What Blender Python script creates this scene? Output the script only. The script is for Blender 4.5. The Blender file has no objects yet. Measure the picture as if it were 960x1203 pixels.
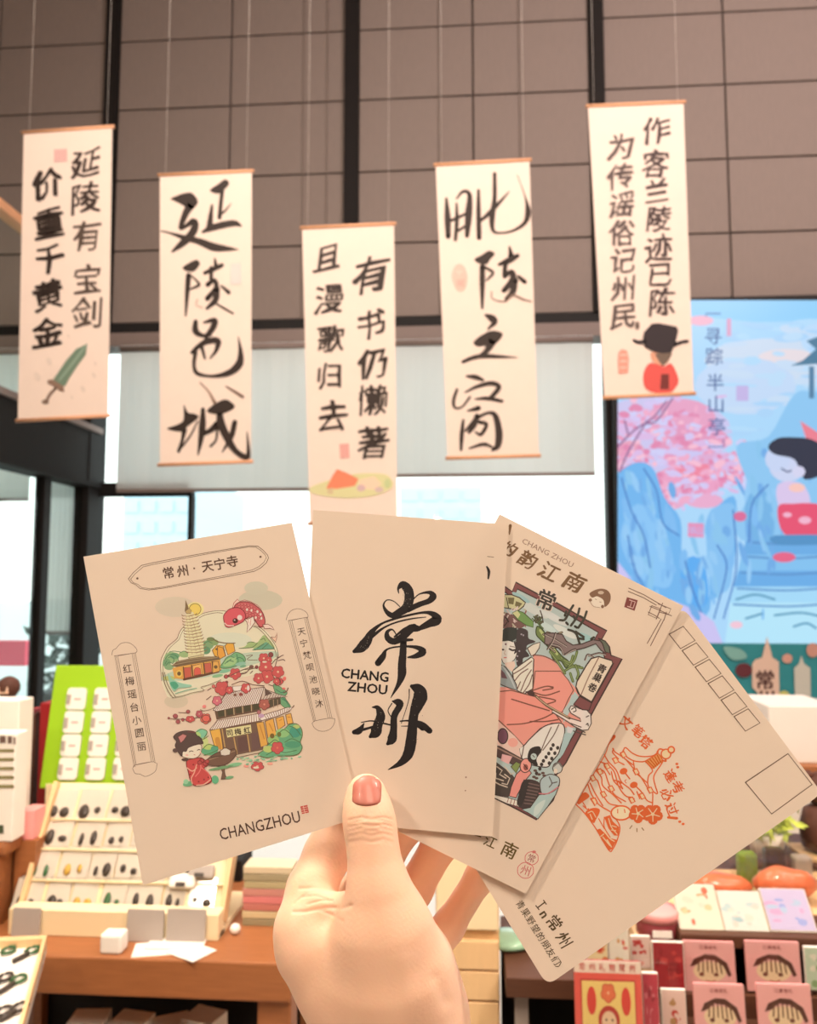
import bpy, bmesh, math, random
import numpy as np
from mathutils import Vector, Matrix
random.seed(7); np.random.seed(7)
S = bpy.context.scene
COL = S.collection
PI = math.pi

# ---------------------------------------------------------------- camera
F = 960.0; CX, CY = 480.0, 601.5; CAMZ = 1.5
PITCH, YAW = math.radians(5.0), math.radians(4.2)
cd = bpy.data.cameras.new('camera'); cam = bpy.data.objects.new('camera', cd); COL.objects.link(cam)
cam.location = (0, 0, CAMZ); cam.rotation_euler = (PI/2 + PITCH, 0, YAW)
cd.sensor_fit = 'HORIZONTAL'; cd.sensor_width = 26; cd.lens = 26; cd.clip_start = 0.02; cd.clip_end = 300
cd.dof.use_dof = True; cd.dof.focus_distance = 0.372; cd.dof.aperture_fstop = 14
S.camera = cam
# ---------------------------------------------------------------- world, exposure, lights
S.view_settings.view_transform = 'Standard'; S.view_settings.look = 'None'
S.view_settings.exposure = 0.36; S.view_settings.gamma = 1.0; S.view_settings.use_curve_mapping = False
w = bpy.data.worlds.new('sky'); S.world = w; w.use_nodes = True
nt = w.node_tree; bg = nt.nodes['Background']
tc = nt.nodes.new('ShaderNodeTexCoord'); sx = nt.nodes.new('ShaderNodeSeparateXYZ'); cr = nt.nodes.new('ShaderNodeValToRGB')
nt.links.new(tc.outputs['Generated'], sx.inputs[0]); nt.links.new(sx.outputs['Z'], cr.inputs[0]); nt.links.new(cr.outputs[0], bg.inputs[0])
cr.color_ramp.elements[0].color = (1.0, 1.0, 0.97, 1); cr.color_ramp.elements[0].position = 0.0
cr.color_ramp.elements[1].color = (0.78, 0.93, 1.0, 1); cr.color_ramp.elements[1].position = 0.6
bg.inputs[1].default_value = 2.1

def area(name, loc, target, size, power, col, sy=None):
    l = bpy.data.lights.new(name, 'AREA'); l.energy = power; l.color = col; l.size = size
    if sy: l.shape = 'RECTANGLE'; l.size_y = sy
    o = bpy.data.objects.new(name, l); COL.objects.link(o); o.location = loc
    o.rotation_euler = (Vector(target) - Vector(loc)).to_track_quat('-Z', 'Y').to_euler()
    return o
WARM = (1.0, 0.80, 0.62)
area('ceiling_light_panel', (0.9, -1.6, 4.6), (0, 1.5, 1.3), 1.6, 92, WARM)
area('ceiling_light_panel', (-1.2, 1.8, 5.6), (-0.6, 4.4, 1.2), 2.0, 150, (1.0, 0.84, 0.72))
area('ceiling_light_panel', (3.4, 1.6, 6.6), (2.6, 7.0, 4.8), 2.2, 240, (1.0, 0.83, 0.80))
area('track_light', (-1.15, -0.55, 2.9), (0, 0.4, 1.4), 0.16, 15, WARM)
area('shelf_fill_light', (-0.6, 0.75, 2.5), (-0.6, 1.7, 0.9), 0.25, 14, (1.0, 0.86, 0.66))  # unseen lamp, added to brighten the left display
area('shelf_fill_light', (0.85, 0.7, 2.3), (0.75, 1.5, 0.75), 0.25, 15, (1.0, 0.84, 0.72))  # added lamp out of view, lifts the fronts of the shaded packs

# ---------------------------------------------------------------- pixel to place
CM = Matrix.Translation((0, 0, CAMZ)) @ Matrix.Rotation(YAW, 4, 'Z') @ Matrix.Rotation(PI/2 + PITCH, 4, 'X')
CR3 = CM.to_3x3(); C0 = Vector((0, 0, CAMZ))
def ray(px, py): return CR3 @ Vector(((px - CX)/F, -(py - CY)/F, -1.0))
def W(px, py, Y):                       # point on the vertical plane y = Y
    r = ray(px, py); return C0 + r*(Y/r.y)
def onZ(px, py, z):                     # point on the level plane z
    r = ray(px, py); return C0 + r*((z - CAMZ)/r.z)
def onX(px, py, x):
    r = ray(px, py); return C0 + r*(x/r.x)
def camp(px, py, d):                    # point at camera depth d
    return C0 + ray(px, py)*d

# ---------------------------------------------------------------- materials
def lin(c):
    return tuple(((v/255)/12.92 if v/255 <= .04045 else (((v/255) + .055)/1.055)**2.4) for v in c)
def hexm(name, col, rough=.6, noise=0.0, nscale=20, bump=0.0, bscale=120, metal=0, stretch=(1,1,1), transl=0.0, sss=0.0, coat=0.0, spec=.4):
    """col: albedo as sRGB 0-255"""
    m = bpy.data.materials.new(name); m.use_nodes = True; n = m.node_tree.nodes; l = m.node_tree.links
    b = n['Principled BSDF']; c = lin(col) + (1,)
    b.inputs['Base Color'].default_value = c; b.inputs['Roughness'].default_value = rough; b.inputs['Metallic'].default_value = metal
    b.inputs['Specular IOR Level'].default_value = spec
    t = n.new('ShaderNodeTexCoord'); mp = n.new('ShaderNodeMapping'); mp.inputs['Scale'].default_value = stretch
    l.new(t.outputs['Object'], mp.inputs[0])
    if noise:
        nz = n.new('ShaderNodeTexNoise'); nz.inputs['Scale'].default_value = nscale; nz.inputs['Detail'].default_value = 5
        l.new(mp.outputs[0], nz.inputs['Vector'])
        mx = n.new('ShaderNodeMix'); mx.data_type = 'RGBA'
        mx.inputs[6].default_value = tuple(v*(1 - noise) for v in c[:3]) + (1,)
        mx.inputs[7].default_value = tuple(min(1, v*(1 + noise)) for v in c[:3]) + (1,)
        l.new(nz.outputs['Fac'], mx.inputs[0]); l.new(mx.outputs[2], b.inputs['Base Color'])
    if bump:
        nb = n.new('ShaderNodeTexNoise'); nb.inputs['Scale'].default_value = bscale; nb.inputs['Detail'].default_value = 4
        l.new(mp.outputs[0], nb.inputs['Vector'])
        bp = n.new('ShaderNodeBump'); bp.inputs['Strength'].default_value = bump; bp.inputs['Distance'].default_value = .01
        l.new(nb.outputs['Fac'], bp.inputs['Height']); l.new(bp.outputs[0], b.inputs['Normal'])
    if coat: b.inputs['Coat Weight'].default_value = coat
    if sss:
        b.inputs['Subsurface Weight'].default_value = sss; b.inputs['Subsurface Radius'].default_value = (1, .35, .18)
        b.inputs['Subsurface Scale'].default_value = .006
    if transl:
        tr = n.new('ShaderNodeBsdfTranslucent'); tr.inputs[0].default_value = c
        ms = n.new('ShaderNodeMixShader'); ms.inputs[0].default_value = transl
        l.new(b.outputs[0], ms.inputs[1]); l.new(tr.outputs[0], ms.inputs[2]); l.new(ms.outputs[0], n['Material Output'].inputs[0])
    return m
def print_mat(name, rough=.55, emit=0.0, transl=0.0):
    m = bpy.data.materials.new(name); m.use_nodes = True; n = m.node_tree.nodes; l = m.node_tree.links
    b = n['Principled BSDF']; a = n.new('ShaderNodeAttribute'); a.attribute_name = 'ink'
    l.new(a.outputs['Color'], b.inputs['Base Color']); b.inputs['Roughness'].default_value = rough; b.inputs['Specular IOR Level'].default_value = .25
    if emit:
        b.inputs['Base Color'].default_value = (0,0,0,1); l.remove(b.inputs['Base Color'].links[0])
        l.new(a.outputs['Color'], b.inputs['Emission Color']); b.inputs['Emission Strength'].default_value = emit
    if transl:
        tr = n.new('ShaderNodeBsdfTranslucent'); l.new(a.outputs['Color'], tr.inputs[0])
        ms = n.new('ShaderNodeMixShader'); ms.inputs[0].default_value = transl
        l.new(b.outputs[0], ms.inputs[1]); l.new(tr.outputs[0], ms.inputs[2]); l.new(ms.outputs[0], n['Material Output'].inputs[0])
    return m
M = {}
M['print'] = print_mat('printed_ink'); M['cardprint'] = print_mat('card_ink', transl=.36); M['screen'] = print_mat('screen_light', .3, emit=.80)
M['paper'] = hexm('card_paper', (236,225,212), .6, .02, 90, .015, 900, transl=.36, spec=.3)
M['scroll'] = hexm('scroll_cloth', (236,219,206), .8, .03, 12, .1, 600, transl=.15, spec=.2)
M['scrollwood'] = hexm('pale_wood_rod', (214,160,122), .5, .15, 30)
M['panel'] = hexm('grey_panel', (134,122,115), .75, .07, 9, .15, 300, stretch=(4,1,1), spec=.3)
M['joint'] = hexm('panel_joint', (84,74,68), .8)
M['dark'] = hexm('dark_steel', (32,29,28), .65, .1, 15, spec=.15)
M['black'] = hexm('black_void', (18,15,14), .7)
M['header'] = hexm('brown_grey_header', (128,114,108), .6, .05)
M['blind'] = hexm('roller_blind', (226,228,226), .85, .04, 5, transl=.55, stretch=(14,1,.3), spec=.1)
M['floor'] = hexm('glossy_floor_tile', (205,196,184), .25, .04, 3, spec=.5)
M['ground'] = hexm('outdoor_paving', (200,200,195), .8, .05, 2)
M['wall'] = hexm('plain_wall', (190,170,155), .8, .03, 4)
M['wood'] = hexm('warm_brown_wood', (156,98,58), .5, .22, 14, .1, 60, stretch=(1,8,8))
M['darkwood'] = hexm('dark_brown_wood', (84,52,36), .5, .2, 14, stretch=(1,8,8))
M['palewood'] = hexm('pale_wood', (226,190,142), .55, .08, 10, stretch=(8,8,1))
M['cream'] = hexm('cream_board', (240,222,182), .6, .03)
M['white'] = hexm('white_card', (240,234,226), .6, .02)
M['grey'] = hexm('grey_card', (170,160,152), .6, .05)
M['green'] = hexm('lime_board', (150,196,30), .5, .03)
M['red'] = hexm('deep_red', (150,30,36), .45, .1)
M['maroon'] = hexm('maroon_tin', (140,60,66), .3, .1, coat=.4)
M['pink'] = hexm('pink_pack', (240,160,158), .45, .04)
M['teal'] = hexm('teal_board', (40,130,138), .6, .05)
M['orange'] = hexm('orange_pouch', (226,120,80), .35, .25, 30, .3, 60, coat=.5)
M['lens'] = hexm('dark_pendant', (62,54,48), .3, .3, 60)
M['pgreen'] = hexm('green_pendant', (52,96,56), .3, .3, 60)
M['pgold'] = hexm('gold_pendant', (196,160,70), .3, .2, 60)
M['leaf'] = hexm('leaf_green', (120,150,60), .5, .3, 20)
M['skin'] = hexm('skin', (246,204,176), .5, .05, 60, .03, 700, sss=.2, spec=.35)
M['nail'] = hexm('thumb_nail', (196,118,104), .42, .05, 60, coat=.1, sss=.1)
M['brown'] = hexm('brown_fabric', (82,48,36), .7, .3, 20, .3, 60)
def glass():
    m = bpy.data.materials.new('window_glass'); m.use_nodes = True; n = m.node_tree.nodes; l = m.node_tree.links
    n.remove(n['Principled BSDF'])
    t = n.new('ShaderNodeBsdfTransparent'); t.inputs[0].default_value = (.95,.985,.97,1)
    g = n.new('ShaderNodeBsdfGlossy'); g.inputs['Roughness'].default_value = .03
    ms = n.new('ShaderNodeMixShader'); ms.inputs[0].default_value = .05; l.new(t.outputs[0], ms.inputs[1]); l.new(g.outputs[0], ms.inputs[2])
    l.new(ms.outputs[0], n['Material Output'].inputs[0]); return m
M['glass'] = glass()
def plastic():
    m = bpy.data.materials.new('clear_plastic'); m.use_nodes = True; n = m.node_tree.nodes; l = m.node_tree.links
    n.remove(n['Principled BSDF'])
    t = n.new('ShaderNodeBsdfTransparent'); t.inputs[0].default_value = (.93,.92,.9,1)
    g = n.new('ShaderNodeBsdfGlossy'); g.inputs['Roughness'].default_value = .08
    ms = n.new('ShaderNodeMixShader'); ms.inputs[0].default_value = .05; l.new(t.outputs[0], ms.inputs[1]); l.new(g.outputs[0], ms.inputs[2])
    l.new(ms.outputs[0], n['Material Output'].inputs[0]); return m
M['plastic'] = plastic()

# ---------------------------------------------------------------- object helpers
def tag(o, label=None, cat=None, group=None, kind=None):
    if label: o['label'] = label
    if cat: o['category'] = cat
    if group: o['group'] = group
    if kind: o['kind'] = kind
    return o
def empty(name, loc, rz=0):
    o = bpy.data.objects.new(name, None); COL.objects.link(o); o.location = loc; o.rotation_euler = (0, 0, rz); o.empty_display_size = .05
    return o
def link(name, me, mat, parent=None, mw=None):
    me.materials.clear(); me.materials.append(mat)
    o = bpy.data.objects.new(name, me); COL.objects.link(o)
    if parent is not None: o.parent = parent
    if mw is not None: o.matrix_world = mw
    return o
def mesh(name, vs, fs, smooth=False):
    me = bpy.data.meshes.new(name); me.from_pydata([tuple(v) for v in vs], [], fs); me.update()
    if smooth: me.polygons.foreach_set('use_smooth', [True]*len(me.polygons))
    return me
BOXF = [(0,3,2,1),(4,5,6,7),(0,1,5,4),(1,2,6,5),(2,3,7,6),(3,0,4,7)]
def hexa(b, t):                         # 4 bottom points, 4 top points
    return list(b) + list(t), BOXF
def boxmesh(name, x0, x1, y0, y1, z0, z1, bev=0.0, seg=2):
    vs, fs = hexa([(x0,y0,z0),(x1,y0,z0),(x1,y1,z0),(x0,y1,z0)], [(x0,y0,z1),(x1,y0,z1),(x1,y1,z1),(x0,y1,z1)])
    me = mesh(name, vs, fs)
    if bev:
        bm = bmesh.new(); bm.from_mesh(me); bmesh.ops.bevel(bm, geom=bm.edges[:], offset=bev, segments=seg, affect='EDGES', profile=.5)
        bm.to_mesh(me); bm.free()
    return me
def box(name, x0, x1, y0, y1, z0, z1, mat, parent=None, bev=0.0):
    """axis aligned box in world coordinates, its origin at its base centre (or in the parent's frame)"""
    cx, cy, cz = (x0+x1)/2, (y0+y1)/2, z0
    me = boxmesh(name, x0-cx, x1-cx, y0-cy, y1-cy, 0, z1-z0, bev)
    o = link(name, me, mat, parent); o.location = (cx, cy, cz)
    if parent is not None: o.location = Vector((cx, cy, cz)) - parent.location
    return o
def struct(o): o['kind'] = 'structure'; return o
def tubemesh(pts, rad, n=8):
    pts = [Vector(p) for p in pts]; vs = []; fs = []
    if not hasattr(rad, '__len__'): rad = [rad]*len(pts)
    for i, p in enumerate(pts):
        t = (pts[min(i+1, len(pts)-1)] - pts[max(i-1, 0)]).normalized(); a = t.orthogonal().normalized(); b = t.cross(a)
        for k in range(n):
            q = 2*PI*k/n; vs.append(p + (a*math.cos(q) + b*math.sin(q))*rad[i])
    for i in range(len(pts)-1):
        for k in range(n): fs.append((i*n+k, i*n+(k+1) % n, (i+1)*n+(k+1) % n, (i+1)*n+k))
    fs.append(tuple(range(n))[::-1]); fs.append(tuple(range((len(pts)-1)*n, len(pts)*n)))
    return mesh('tube', vs, fs, True)
def lathe(prof, n=20):                  # (radius, z)
    vs = []; fs = []
    for r, z in prof:
        for k in range(n): vs.append((r*math.cos(2*PI*k/n), r*math.sin(2*PI*k/n), z))
    for i in range(len(prof)-1):
        for k in range(n): fs.append((i*n+k, i*n+(k+1) % n, (i+1)*n+(k+1) % n, (i+1)*n+k))
    fs.append(tuple(range(n))[::-1]); fs.append(tuple(range((len(prof)-1)*n, len(prof)*n)))
    return mesh('lathe', vs, fs, True)

# ---------------------------------------------------------------- flat print: polygons, brush strokes and type on a plane
def spline(pts, n=5, closed=False):
    P = [np.array(p, float) for p in pts]
    if len(P) < 3: 
        return [P[0] + (P[-1]-P[0])*t for t in (0, .5, 1)]
    out = []; m = len(P); rng = range(m) if closed else range(m-1)
    for i in rng:
        p1, p2 = P[i], P[(i+1) % m]
        p0 = P[(i-1) % m] if closed or i > 0 else 2*p1 - p2
        p3 = P[(i+2) % m] if closed or i < m-2 else 2*p2 - p1
        for k in range(n):
            t = k/n
            out.append(.5*((2*p1) + (p2-p0)*t + (2*p0-5*p1+4*p2-p3)*t*t + (3*p1-p0-3*p2+p3)*t**3))
    if not closed: out.append(P[-1])
    return out
GLY = {}
def glyph(s, weight=0.0):
    k = (s, weight)
    if k in GLY: return GLY[k]
    c = bpy.data.curves.new('glyph', 'FONT'); c.body = s; c.resolution_u = 2; c.offset = weight; c.size = 1
    o = bpy.data.objects.new('glyph', c); COL.objects.link(o)
    dg = bpy.context.evaluated_depsgraph_get(); dg.update()
    me = bpy.data.meshes.new_from_object(o.evaluated_get(dg))
    v = np.array([p.co[:2] for p in me.vertices]).reshape(-1, 2); f = [tuple(p.vertices) for p in me.polygons]
    bpy.data.objects.remove(o); bpy.data.curves.remove(c); bpy.data.meshes.remove(me)
    lo, hi = v.min(0), v.max(0); v = v - (lo + hi)/2
    GLY[k] = (v, f, hi - lo); return GLY[k]
class Art:
    """ink on a plane; to_plane maps a photo pixel onto the real plane, in that plane's own frame (x, y)"""
    def __init__(s, to_plane, ref=(226,194,166), albedo=(236,225,212), lift=4e-6, start=3e-5, raw=False):
        s.tp = to_plane; s.v = []; s.f = []; s.c = []; s.k = start; s.lift = lift; s.o = (0, 0); s.s = 1
        s.ref = lin(ref); s.alb = lin(albedo) if hasattr(albedo, '__len__') else (albedo,)*3; s.raw = raw; s.clip = None
    def at(s, ox, oy, sc): s.o = (ox, oy); s.s = sc; return s
    def colr(s, c):
        if getattr(s, 'soft', 0): c = tuple(v*.88 + q*.12 for v, q in zip(c, s.soft))
        if getattr(s, 'raw_mix', 0): c = tuple(v*.84 + 238*.16 for v in c)
        c = lin(c)
        return c if s.raw else tuple(min(.92, a/b*k) for a, b, k in zip(c, s.ref, s.alb))
    def add(s, pts, faces, col):
        if s.clip:
            x0, y0, x1, y1 = s.clip; nf, nv = [], []
            for f in faces:
                q = [tuple(pts[i][:2]) for i in f]
                for ax, lim, sg in ((0,x0,1),(0,x1,-1),(1,y0,1),(1,y1,-1)):
                    o_ = []
                    for i, p in enumerate(q):
                        r = q[i-1]; ip, ir = (p[ax]-lim)*sg >= 0, (r[ax]-lim)*sg >= 0
                        if ip != ir:
                            t = (lim-r[ax])/(p[ax]-r[ax]); o_.append((r[0]+(p[0]-r[0])*t, r[1]+(p[1]-r[1])*t))
                        if ip: o_.append(p)
                    q = o_
                if len(q) > 2: nf.append(tuple(range(len(nv), len(nv)+len(q)))); nv += q
            pts, faces = nv, nf
        b = len(s.v); s.k += s.lift
        for p in pts:
            x, y = s.tp(s.o[0] + p[0]/s.s, s.o[1] + p[1]/s.s); s.v.append((x, y, s.k))
        cc = s.colr(col)
        for f in faces: s.f.append(tuple(i + b for i in f)); s.c.append(cc)
    def poly(s, pts, col, out=None, ow=3, smooth=False):
        if smooth: pts = [tuple(p[:2]) for p in spline(pts, 4, True)]
        s.add(pts, [tuple(range(len(pts)))], col)
        if out: s.line(list(pts) + [pts[0]], out, ow, smooth=False)
    def ell(s, x, y, rx, ry, col, rot=0, out=None, ow=3, n=18):
        a = math.radians(rot); P = []
        for k in range(n):
            t = 2*PI*k/n; u, v = rx*math.cos(t), ry*math.sin(t); P.append((x + u*math.cos(a) - v*math.sin(a), y + u*math.sin(a) + v*math.cos(a)))
        s.poly(P, col, out, ow)
    def line(s, pts, col, wd=3, smooth=True):
        s.stroke([(p[0], p[1], wd) for p in pts], col, smooth)
    def stroke(s, pts, col=(48,38,34), smooth=True, jit=0):
        pts = [(p[0], p[1], p[2]*getattr(s, 'wmul', 1)) for p in pts]
        P = spline(pts, 5) if smooth else [np.array(p, float) for p in pts]
        Q = [P[0]]
        for p in P[1:]:
            if np.hypot(*(p - Q[-1])[:2]) > 1e-6: Q.append(p)
        P = Q; n = len(P)
        if n < 2: return
        vs = []; fs = []
        for i in range(n):
            d = (P[min(i+1, n-1)] - P[max(i-1, 0)])[:2]; L = np.hypot(*d)
            if L < 1e-6: d = np.array([1., 0]); L = 1
            nx, ny = -d[1]/L, d[0]/L; h = max(P[i][2], 1e-4)/2*(1 + random.uniform(-jit, jit))
            vs += [(P[i][0] + nx*h, P[i][1] + ny*h), (P[i][0] - nx*h, P[i][1] - ny*h)]
        for i in range(n-1): fs.append((2*i, 2*i+1, 2*i+3, 2*i+2))
        for e in (0, n-1):                        # round ends
            r = max(P[e][2], 1e-4)/2*.98; b = len(vs)
            for k in range(10): vs.append((P[e][0] + r*math.cos(k*PI/5), P[e][1] + r*math.sin(k*PI/5)))
            fs.append(tuple(range(b, b+10)))
        s.add(vs, fs, col)
    def type(s, txt, x, y, size, col, rot=0, weight=0.0, shear=0.0, sx=1.0, wob=0.0):
        """rot in degrees, counter-clockwise on the picture; size = em in the current units"""
        v, f, _ = glyph(txt); a = math.radians(rot); P = []
        ph = random.uniform(0, 6)
        for gx, gy in v:
            if wob:
                gx, gy = gx + wob*math.sin(gy*6 + ph), gy + wob*math.sin(gx*5 + ph*2) + .12*gx*wob*8
            gx = (gx + shear*gy)*sx
            u, w_ = gx*math.cos(a) - gy*math.sin(a), gx*math.sin(a) + gy*math.cos(a)
            P.append((x + u*size, y - w_*size))
        g = max(0, weight)*size*1.15
        if wob: M_ = [1.0]+[.15+1.25*abs(math.sin(q[0]*4.1+ph)*math.cos(q[1]*3.3+ph*1.7)) for q in v]
        for dx, dy in (((0,0),) if g == 0 else ((0,0),(g,g*.7),(-g,-g*.7),(g*.6,-g*.5),(-g*.6,g*.5))):
            s.add([(p[0]+dx*(M_[i+1] if wob else 1), p[1]+dy*(M_[i+1] if wob else 1)) for i, p in enumerate(P)], f, col)
    def fitline(s, txt, p0, p1, h, col, weight=0.0):
        """type set from p0 to p1 (centre line) with capital height h"""
        v, f, wh = glyph(txt); L = math.hypot(p1[0]-p0[0], p1[1]-p0[1]); dx, dy = (p1[0]-p0[0])/L, (p1[1]-p0[1])/L
        kx, ky = L/wh[0], h/wh[1]; mx, my = (p0[0]+p1[0])/2, (p0[1]+p1[1])/2; P = []
        for gx, gy in v: P.append((mx + gx*kx*dx + gy*ky*dy, my + gx*kx*dy - gy*ky*dx))
        g = max(0, weight)*h*1.3
        for ex, ey in (((0,0),) if g == 0 else ((0,0),(g,0),(-g,0),(0,g),(0,-g))): s.add([(p[0]+ex, p[1]+ey) for p in P], f, col)
    def column(s, txt, p0, p1, size, col, rot=0, **k):
        n = len(txt)
        for i, ch in enumerate(txt):
            t = i/max(1, n-1); s.type(ch, p0[0] + (p1[0]-p0[0])*t, p0[1] + (p1[1]-p0[1])*t, size, col, rot, **k)
    def flower(s, x, y, r, col=(214,84,80), out=(120,40,40), ow=8, flat=1.0, core=(245,190,150)):
        for k in range(5):
            a = 2*PI*k/5 + .3; s.ell(x + r*.58*math.cos(a), y + r*.58*math.sin(a)*flat, r*.5 + ow*.5, (r*.5 + ow*.5)*flat, out, n=10)
        for k in range(5):
            a = 2*PI*k/5 + .3; s.ell(x + r*.58*math.cos(a), y + r*.58*math.sin(a)*flat, r*.5, r*.5*flat, col, n=10)
        s.ell(x, y, r*.2, r*.2*flat, core, n=8)
    def build(s, name, mat, parent, flip=False):
        me = mesh(name, s.v, s.f)
        # every face must look along +Z of the plane
        bm = bmesh.new(); bm.from_mesh(me); lay = None
        for fc in bm.faces:
            if fc.normal.z < 0: fc.normal_flip()
        bm.to_mesh(me); bm.free()
        a = me.color_attributes.new('ink', 'FLOAT_COLOR', 'CORNER'); d = []
        for p, c in zip(me.polygons, s.c):
            d += [c[0], c[1], c[2], 1.0]*p.loop_total
        a.data.foreach_set('color', d)
        bpy.context.view_layer.update()
        return link(name, me, mat, parent)
def front_plane(o_px, Y, lean=None):
    """frame of an upright plane at y = Y: local x = world x, local y = world z, local z = towards the camera (-y)"""
    c = W(o_px[0], o_px[1], Y)
    mw = Matrix(((1,0,0,c.x),(0,0,-1,c.y),(0,1,0,c.z),(0,0,0,1)))
    def tp(px, py): p = W(px, py, Y); return p.x - c.x, p.z - c.z
    return mw, tp
# ================================================================ the setting
YW = 7.0                                               # back wall
def wx(px, py=200): return W(px, py, YW).x
def wz(px, py): return W(px, py, YW).z
XL, XR = -9.0, 6.0
fl = struct(box('floor', XL, XR, -4, YW, -.1, 0, M['floor']))
struct(box('trim_1', -40, 40, YW+.35, 80, -.3, -.12, M['ground'])).name = 'outdoor_ground'
ZT = 8.0
struct(box('ceiling', XL, XR, -4, YW+.3, ZT, ZT+.1, M['wall']))
struct(box('wall_right', XR, XR+.1, -4, YW, 0, ZT, M['wall']))
struct(box('wall_left', XL-.1, XL, -4, YW, 0, ZT, M['wall']))
struct(box('wall_behind', XL, XR, -4.1, -4, 0, ZT, M['wall']))
# upper wall of grey panels between dark battens
zb = wz(300, 377)                                      # lower edge of the panels
rows = [zb, wz(300,291), wz(285,208), wz(270,125), wz(270,44)]; st = rows[-1]-rows[-2]
while rows[-1] < ZT: rows.append(rows[-1]+st)
wb = empty('wall_back', (0, YW, 0)); struct(wb)
bk = box('backing', XL, XR, YW+.02, YW+.2, zb, ZT, M['joint'], wb)
bat = [wx(129), wx(413), wx(703)]; sp = (bat[2]-bat[0])/2
batx = sorted([bat[0]-sp*k for k in range(0,4)] + [bat[1]] + [bat[2]+sp*k for k in range(0,3)])
cache = {}
for i in range(len(batx)):
    bx_ = batx[i]
    box('batten', bx_-.062, bx_+.062, YW-.05, YW+.02, zb, ZT, M['dark'], wb)
    if i == len(batx)-1: break
    x0, x1 = bx_+.062, batx[i+1]-.062; xm = (x0+x1)/2
    for a, b in ((x0, xm), (xm, x1)):
        for r in range(len(rows)-1):
            z0, z1 = rows[r], min(rows[r+1], ZT)
            if z1-z0 < .05: continue
            key = (round(b-a, 3), round(z1-z0, 3))
            if key not in cache: cache[key] = boxmesh('panel', -(b-a)/2+.008, (b-a)/2-.008, 0, .03, .008, z1-z0-.008, .004, 1)
            o = link('panel', cache[key], M['panel'], wb); o.location = ((a+b)/2, -.01, z0)
# faint hanging wires seen against the panels
for px in (357, 385, 517, 612):
    x = wx(px); me = tubemesh([(0,0,0),(0,0,ZT-zb)], .004, 5); o = link('wire', me, M['panel'], wb); o.location = (x, -.03, zb)
box('shadow_gap', XL, XR, YW-.02, YW+.2, zb-.10, zb, M['black'], wb)
box('header_rail', XL, XR, YW-.06, YW+.2, zb-.22, zb-.10, M['header'], wb)
zh = zb-.22                                            # window head
# windows of the lower part: steel mullions, panes and roller blinds
win = empty('window_1', (0, YW, 0)); struct(win)
xs = [wx(118, 500), wx(412, 500), wx(703, 500)]
for x, hw in ((xs[0]-.06, .055), (xs[0]-sp, .05), (xs[0]-2*sp, .05), (xs[1], .05), (wx(720,560), .055)):
    box('mullion', x-hw, x+hw, YW-.04, YW+.14, 0, zh, M['dark'], win)
xg = [XL, xs[0]-2*sp, xs[0]-sp, xs[0]-.06, xs[1], wx(720,560)]
for a, b in zip(xg, xg[1:]):
    box('pane', a+.05, b-.05, YW+.05, YW+.06, .12, zh, M['glass'], win)
box('sill', XL, wx(720,560), YW-.02, YW+.12, 0, .12, M['dark'], win)
zt_ = wz(180, 583)
box('transom', xs[0], wx(227,575), YW-.03, YW+.06, zt_, wz(180,567), M['dark'], win)
box('door_post', wx(222,600), wx(227,600), YW-.03, YW+.06, 0.12, zt_, M['dark'], win)
def blind(x0, x1, zbot, lab):
    e = empty('roller_blind', ((x0+x1)/2, YW-.07, zbot))
    tag(e, lab, 'blind', 'blinds over the tall windows')
    w_ = x1-x0; n = 28; vs = []; fs = []; H = zh-zbot
    for k in range(n+1):
        x = -w_/2 + w_*k/n; y = .004*math.sin(k*1.9)
        vs += [(x, y, .03), (x, y, H), (x, y+.002, .03), (x, y+.002, H)]
    for k in range(n):
        a = 4*k; b = a+4
        fs += [(a, b, b+1, a+1), (b+2, a+2, a+3, b+3), (a+1, b+1, b+3, a+3), (a, a+2, b+2, b)]
    link('fabric', mesh('fabric', vs, fs), M['blind'], e)
    me = boxmesh('bar', -w_/2, w_/2, -.008, .012, 0, .03, .004, 1); link('bottom_bar', me, M['header'], e)
    me = tubemesh([(-w_/2, .0, H-.035), (w_/2, .0, H-.035)], .028, 10); link('roller', me, M['header'], e)
blind(wx(143,500), xs[1]-.04, wz(250,579), 'pale roller blind behind the big four-character scroll on the left')
blind(xs[1]+.04, wx(697,500), wz(600,561), 'pale roller blind to the left of the bright screen')
blind(wx(-150,500), wx(40,560), wz(20,590), 'pale roller blind beyond the left glass partition, at the frame edge')
blind(wx(50,560), wx(100,560), wz(75,745), 'narrow pale roller blind hanging low beyond the glass partition')
# the glass partition on the left, running towards the back wall
XP = wx(112, 540)
pt = empty('wall_left_glass_partition', (XP, 5, 0)); struct(pt); pt.name = 'wall_left_glass'
ztop = onX(0, 245, XP).z; zb1, zb2 = W(112,570,YW).z, W(112,512,YW).z
box('beam', XP-.08, XP+.06, 1.2, YW-.05, zb1, zb2, M['dark'], pt)
box('beam_lip', XP-.1, XP+.09, 1.2, YW-.05, zb2, zb2+.05, M['header'], pt)
box('beam_lip', XP-.1, XP+.09, 1.2, YW-.05, zb1-.04, zb1, M['dark'], pt)
box('top_rail', XP-.05, XP+.05, 1.2, YW-.05, ztop-.03, ztop+.04, M['scrollwood'], pt)
box('corner_post', XP-.06, XP+.07, YW-.25, YW-.05, 0, ztop, M['dark'], pt)
yv = onX(46, 700, XP).y
box('post', XP-.04, XP+.04, yv-.05, yv+.05, 0, zb1, M['dark'], pt)
for a, b in ((1.2, yv-.05), (yv+.05, YW-.25)):
    box('pane', XP-.01, XP+.01, a, b, .1, zb1, M['glass'], pt)
    box('pane', XP-.01, XP+.01, a, b, zb2+.05, ztop, M['glass'], pt)
box('sill', XP-.05, XP+.05, 1.2, YW-.2, 0, .1, M['dark'], pt)
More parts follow.
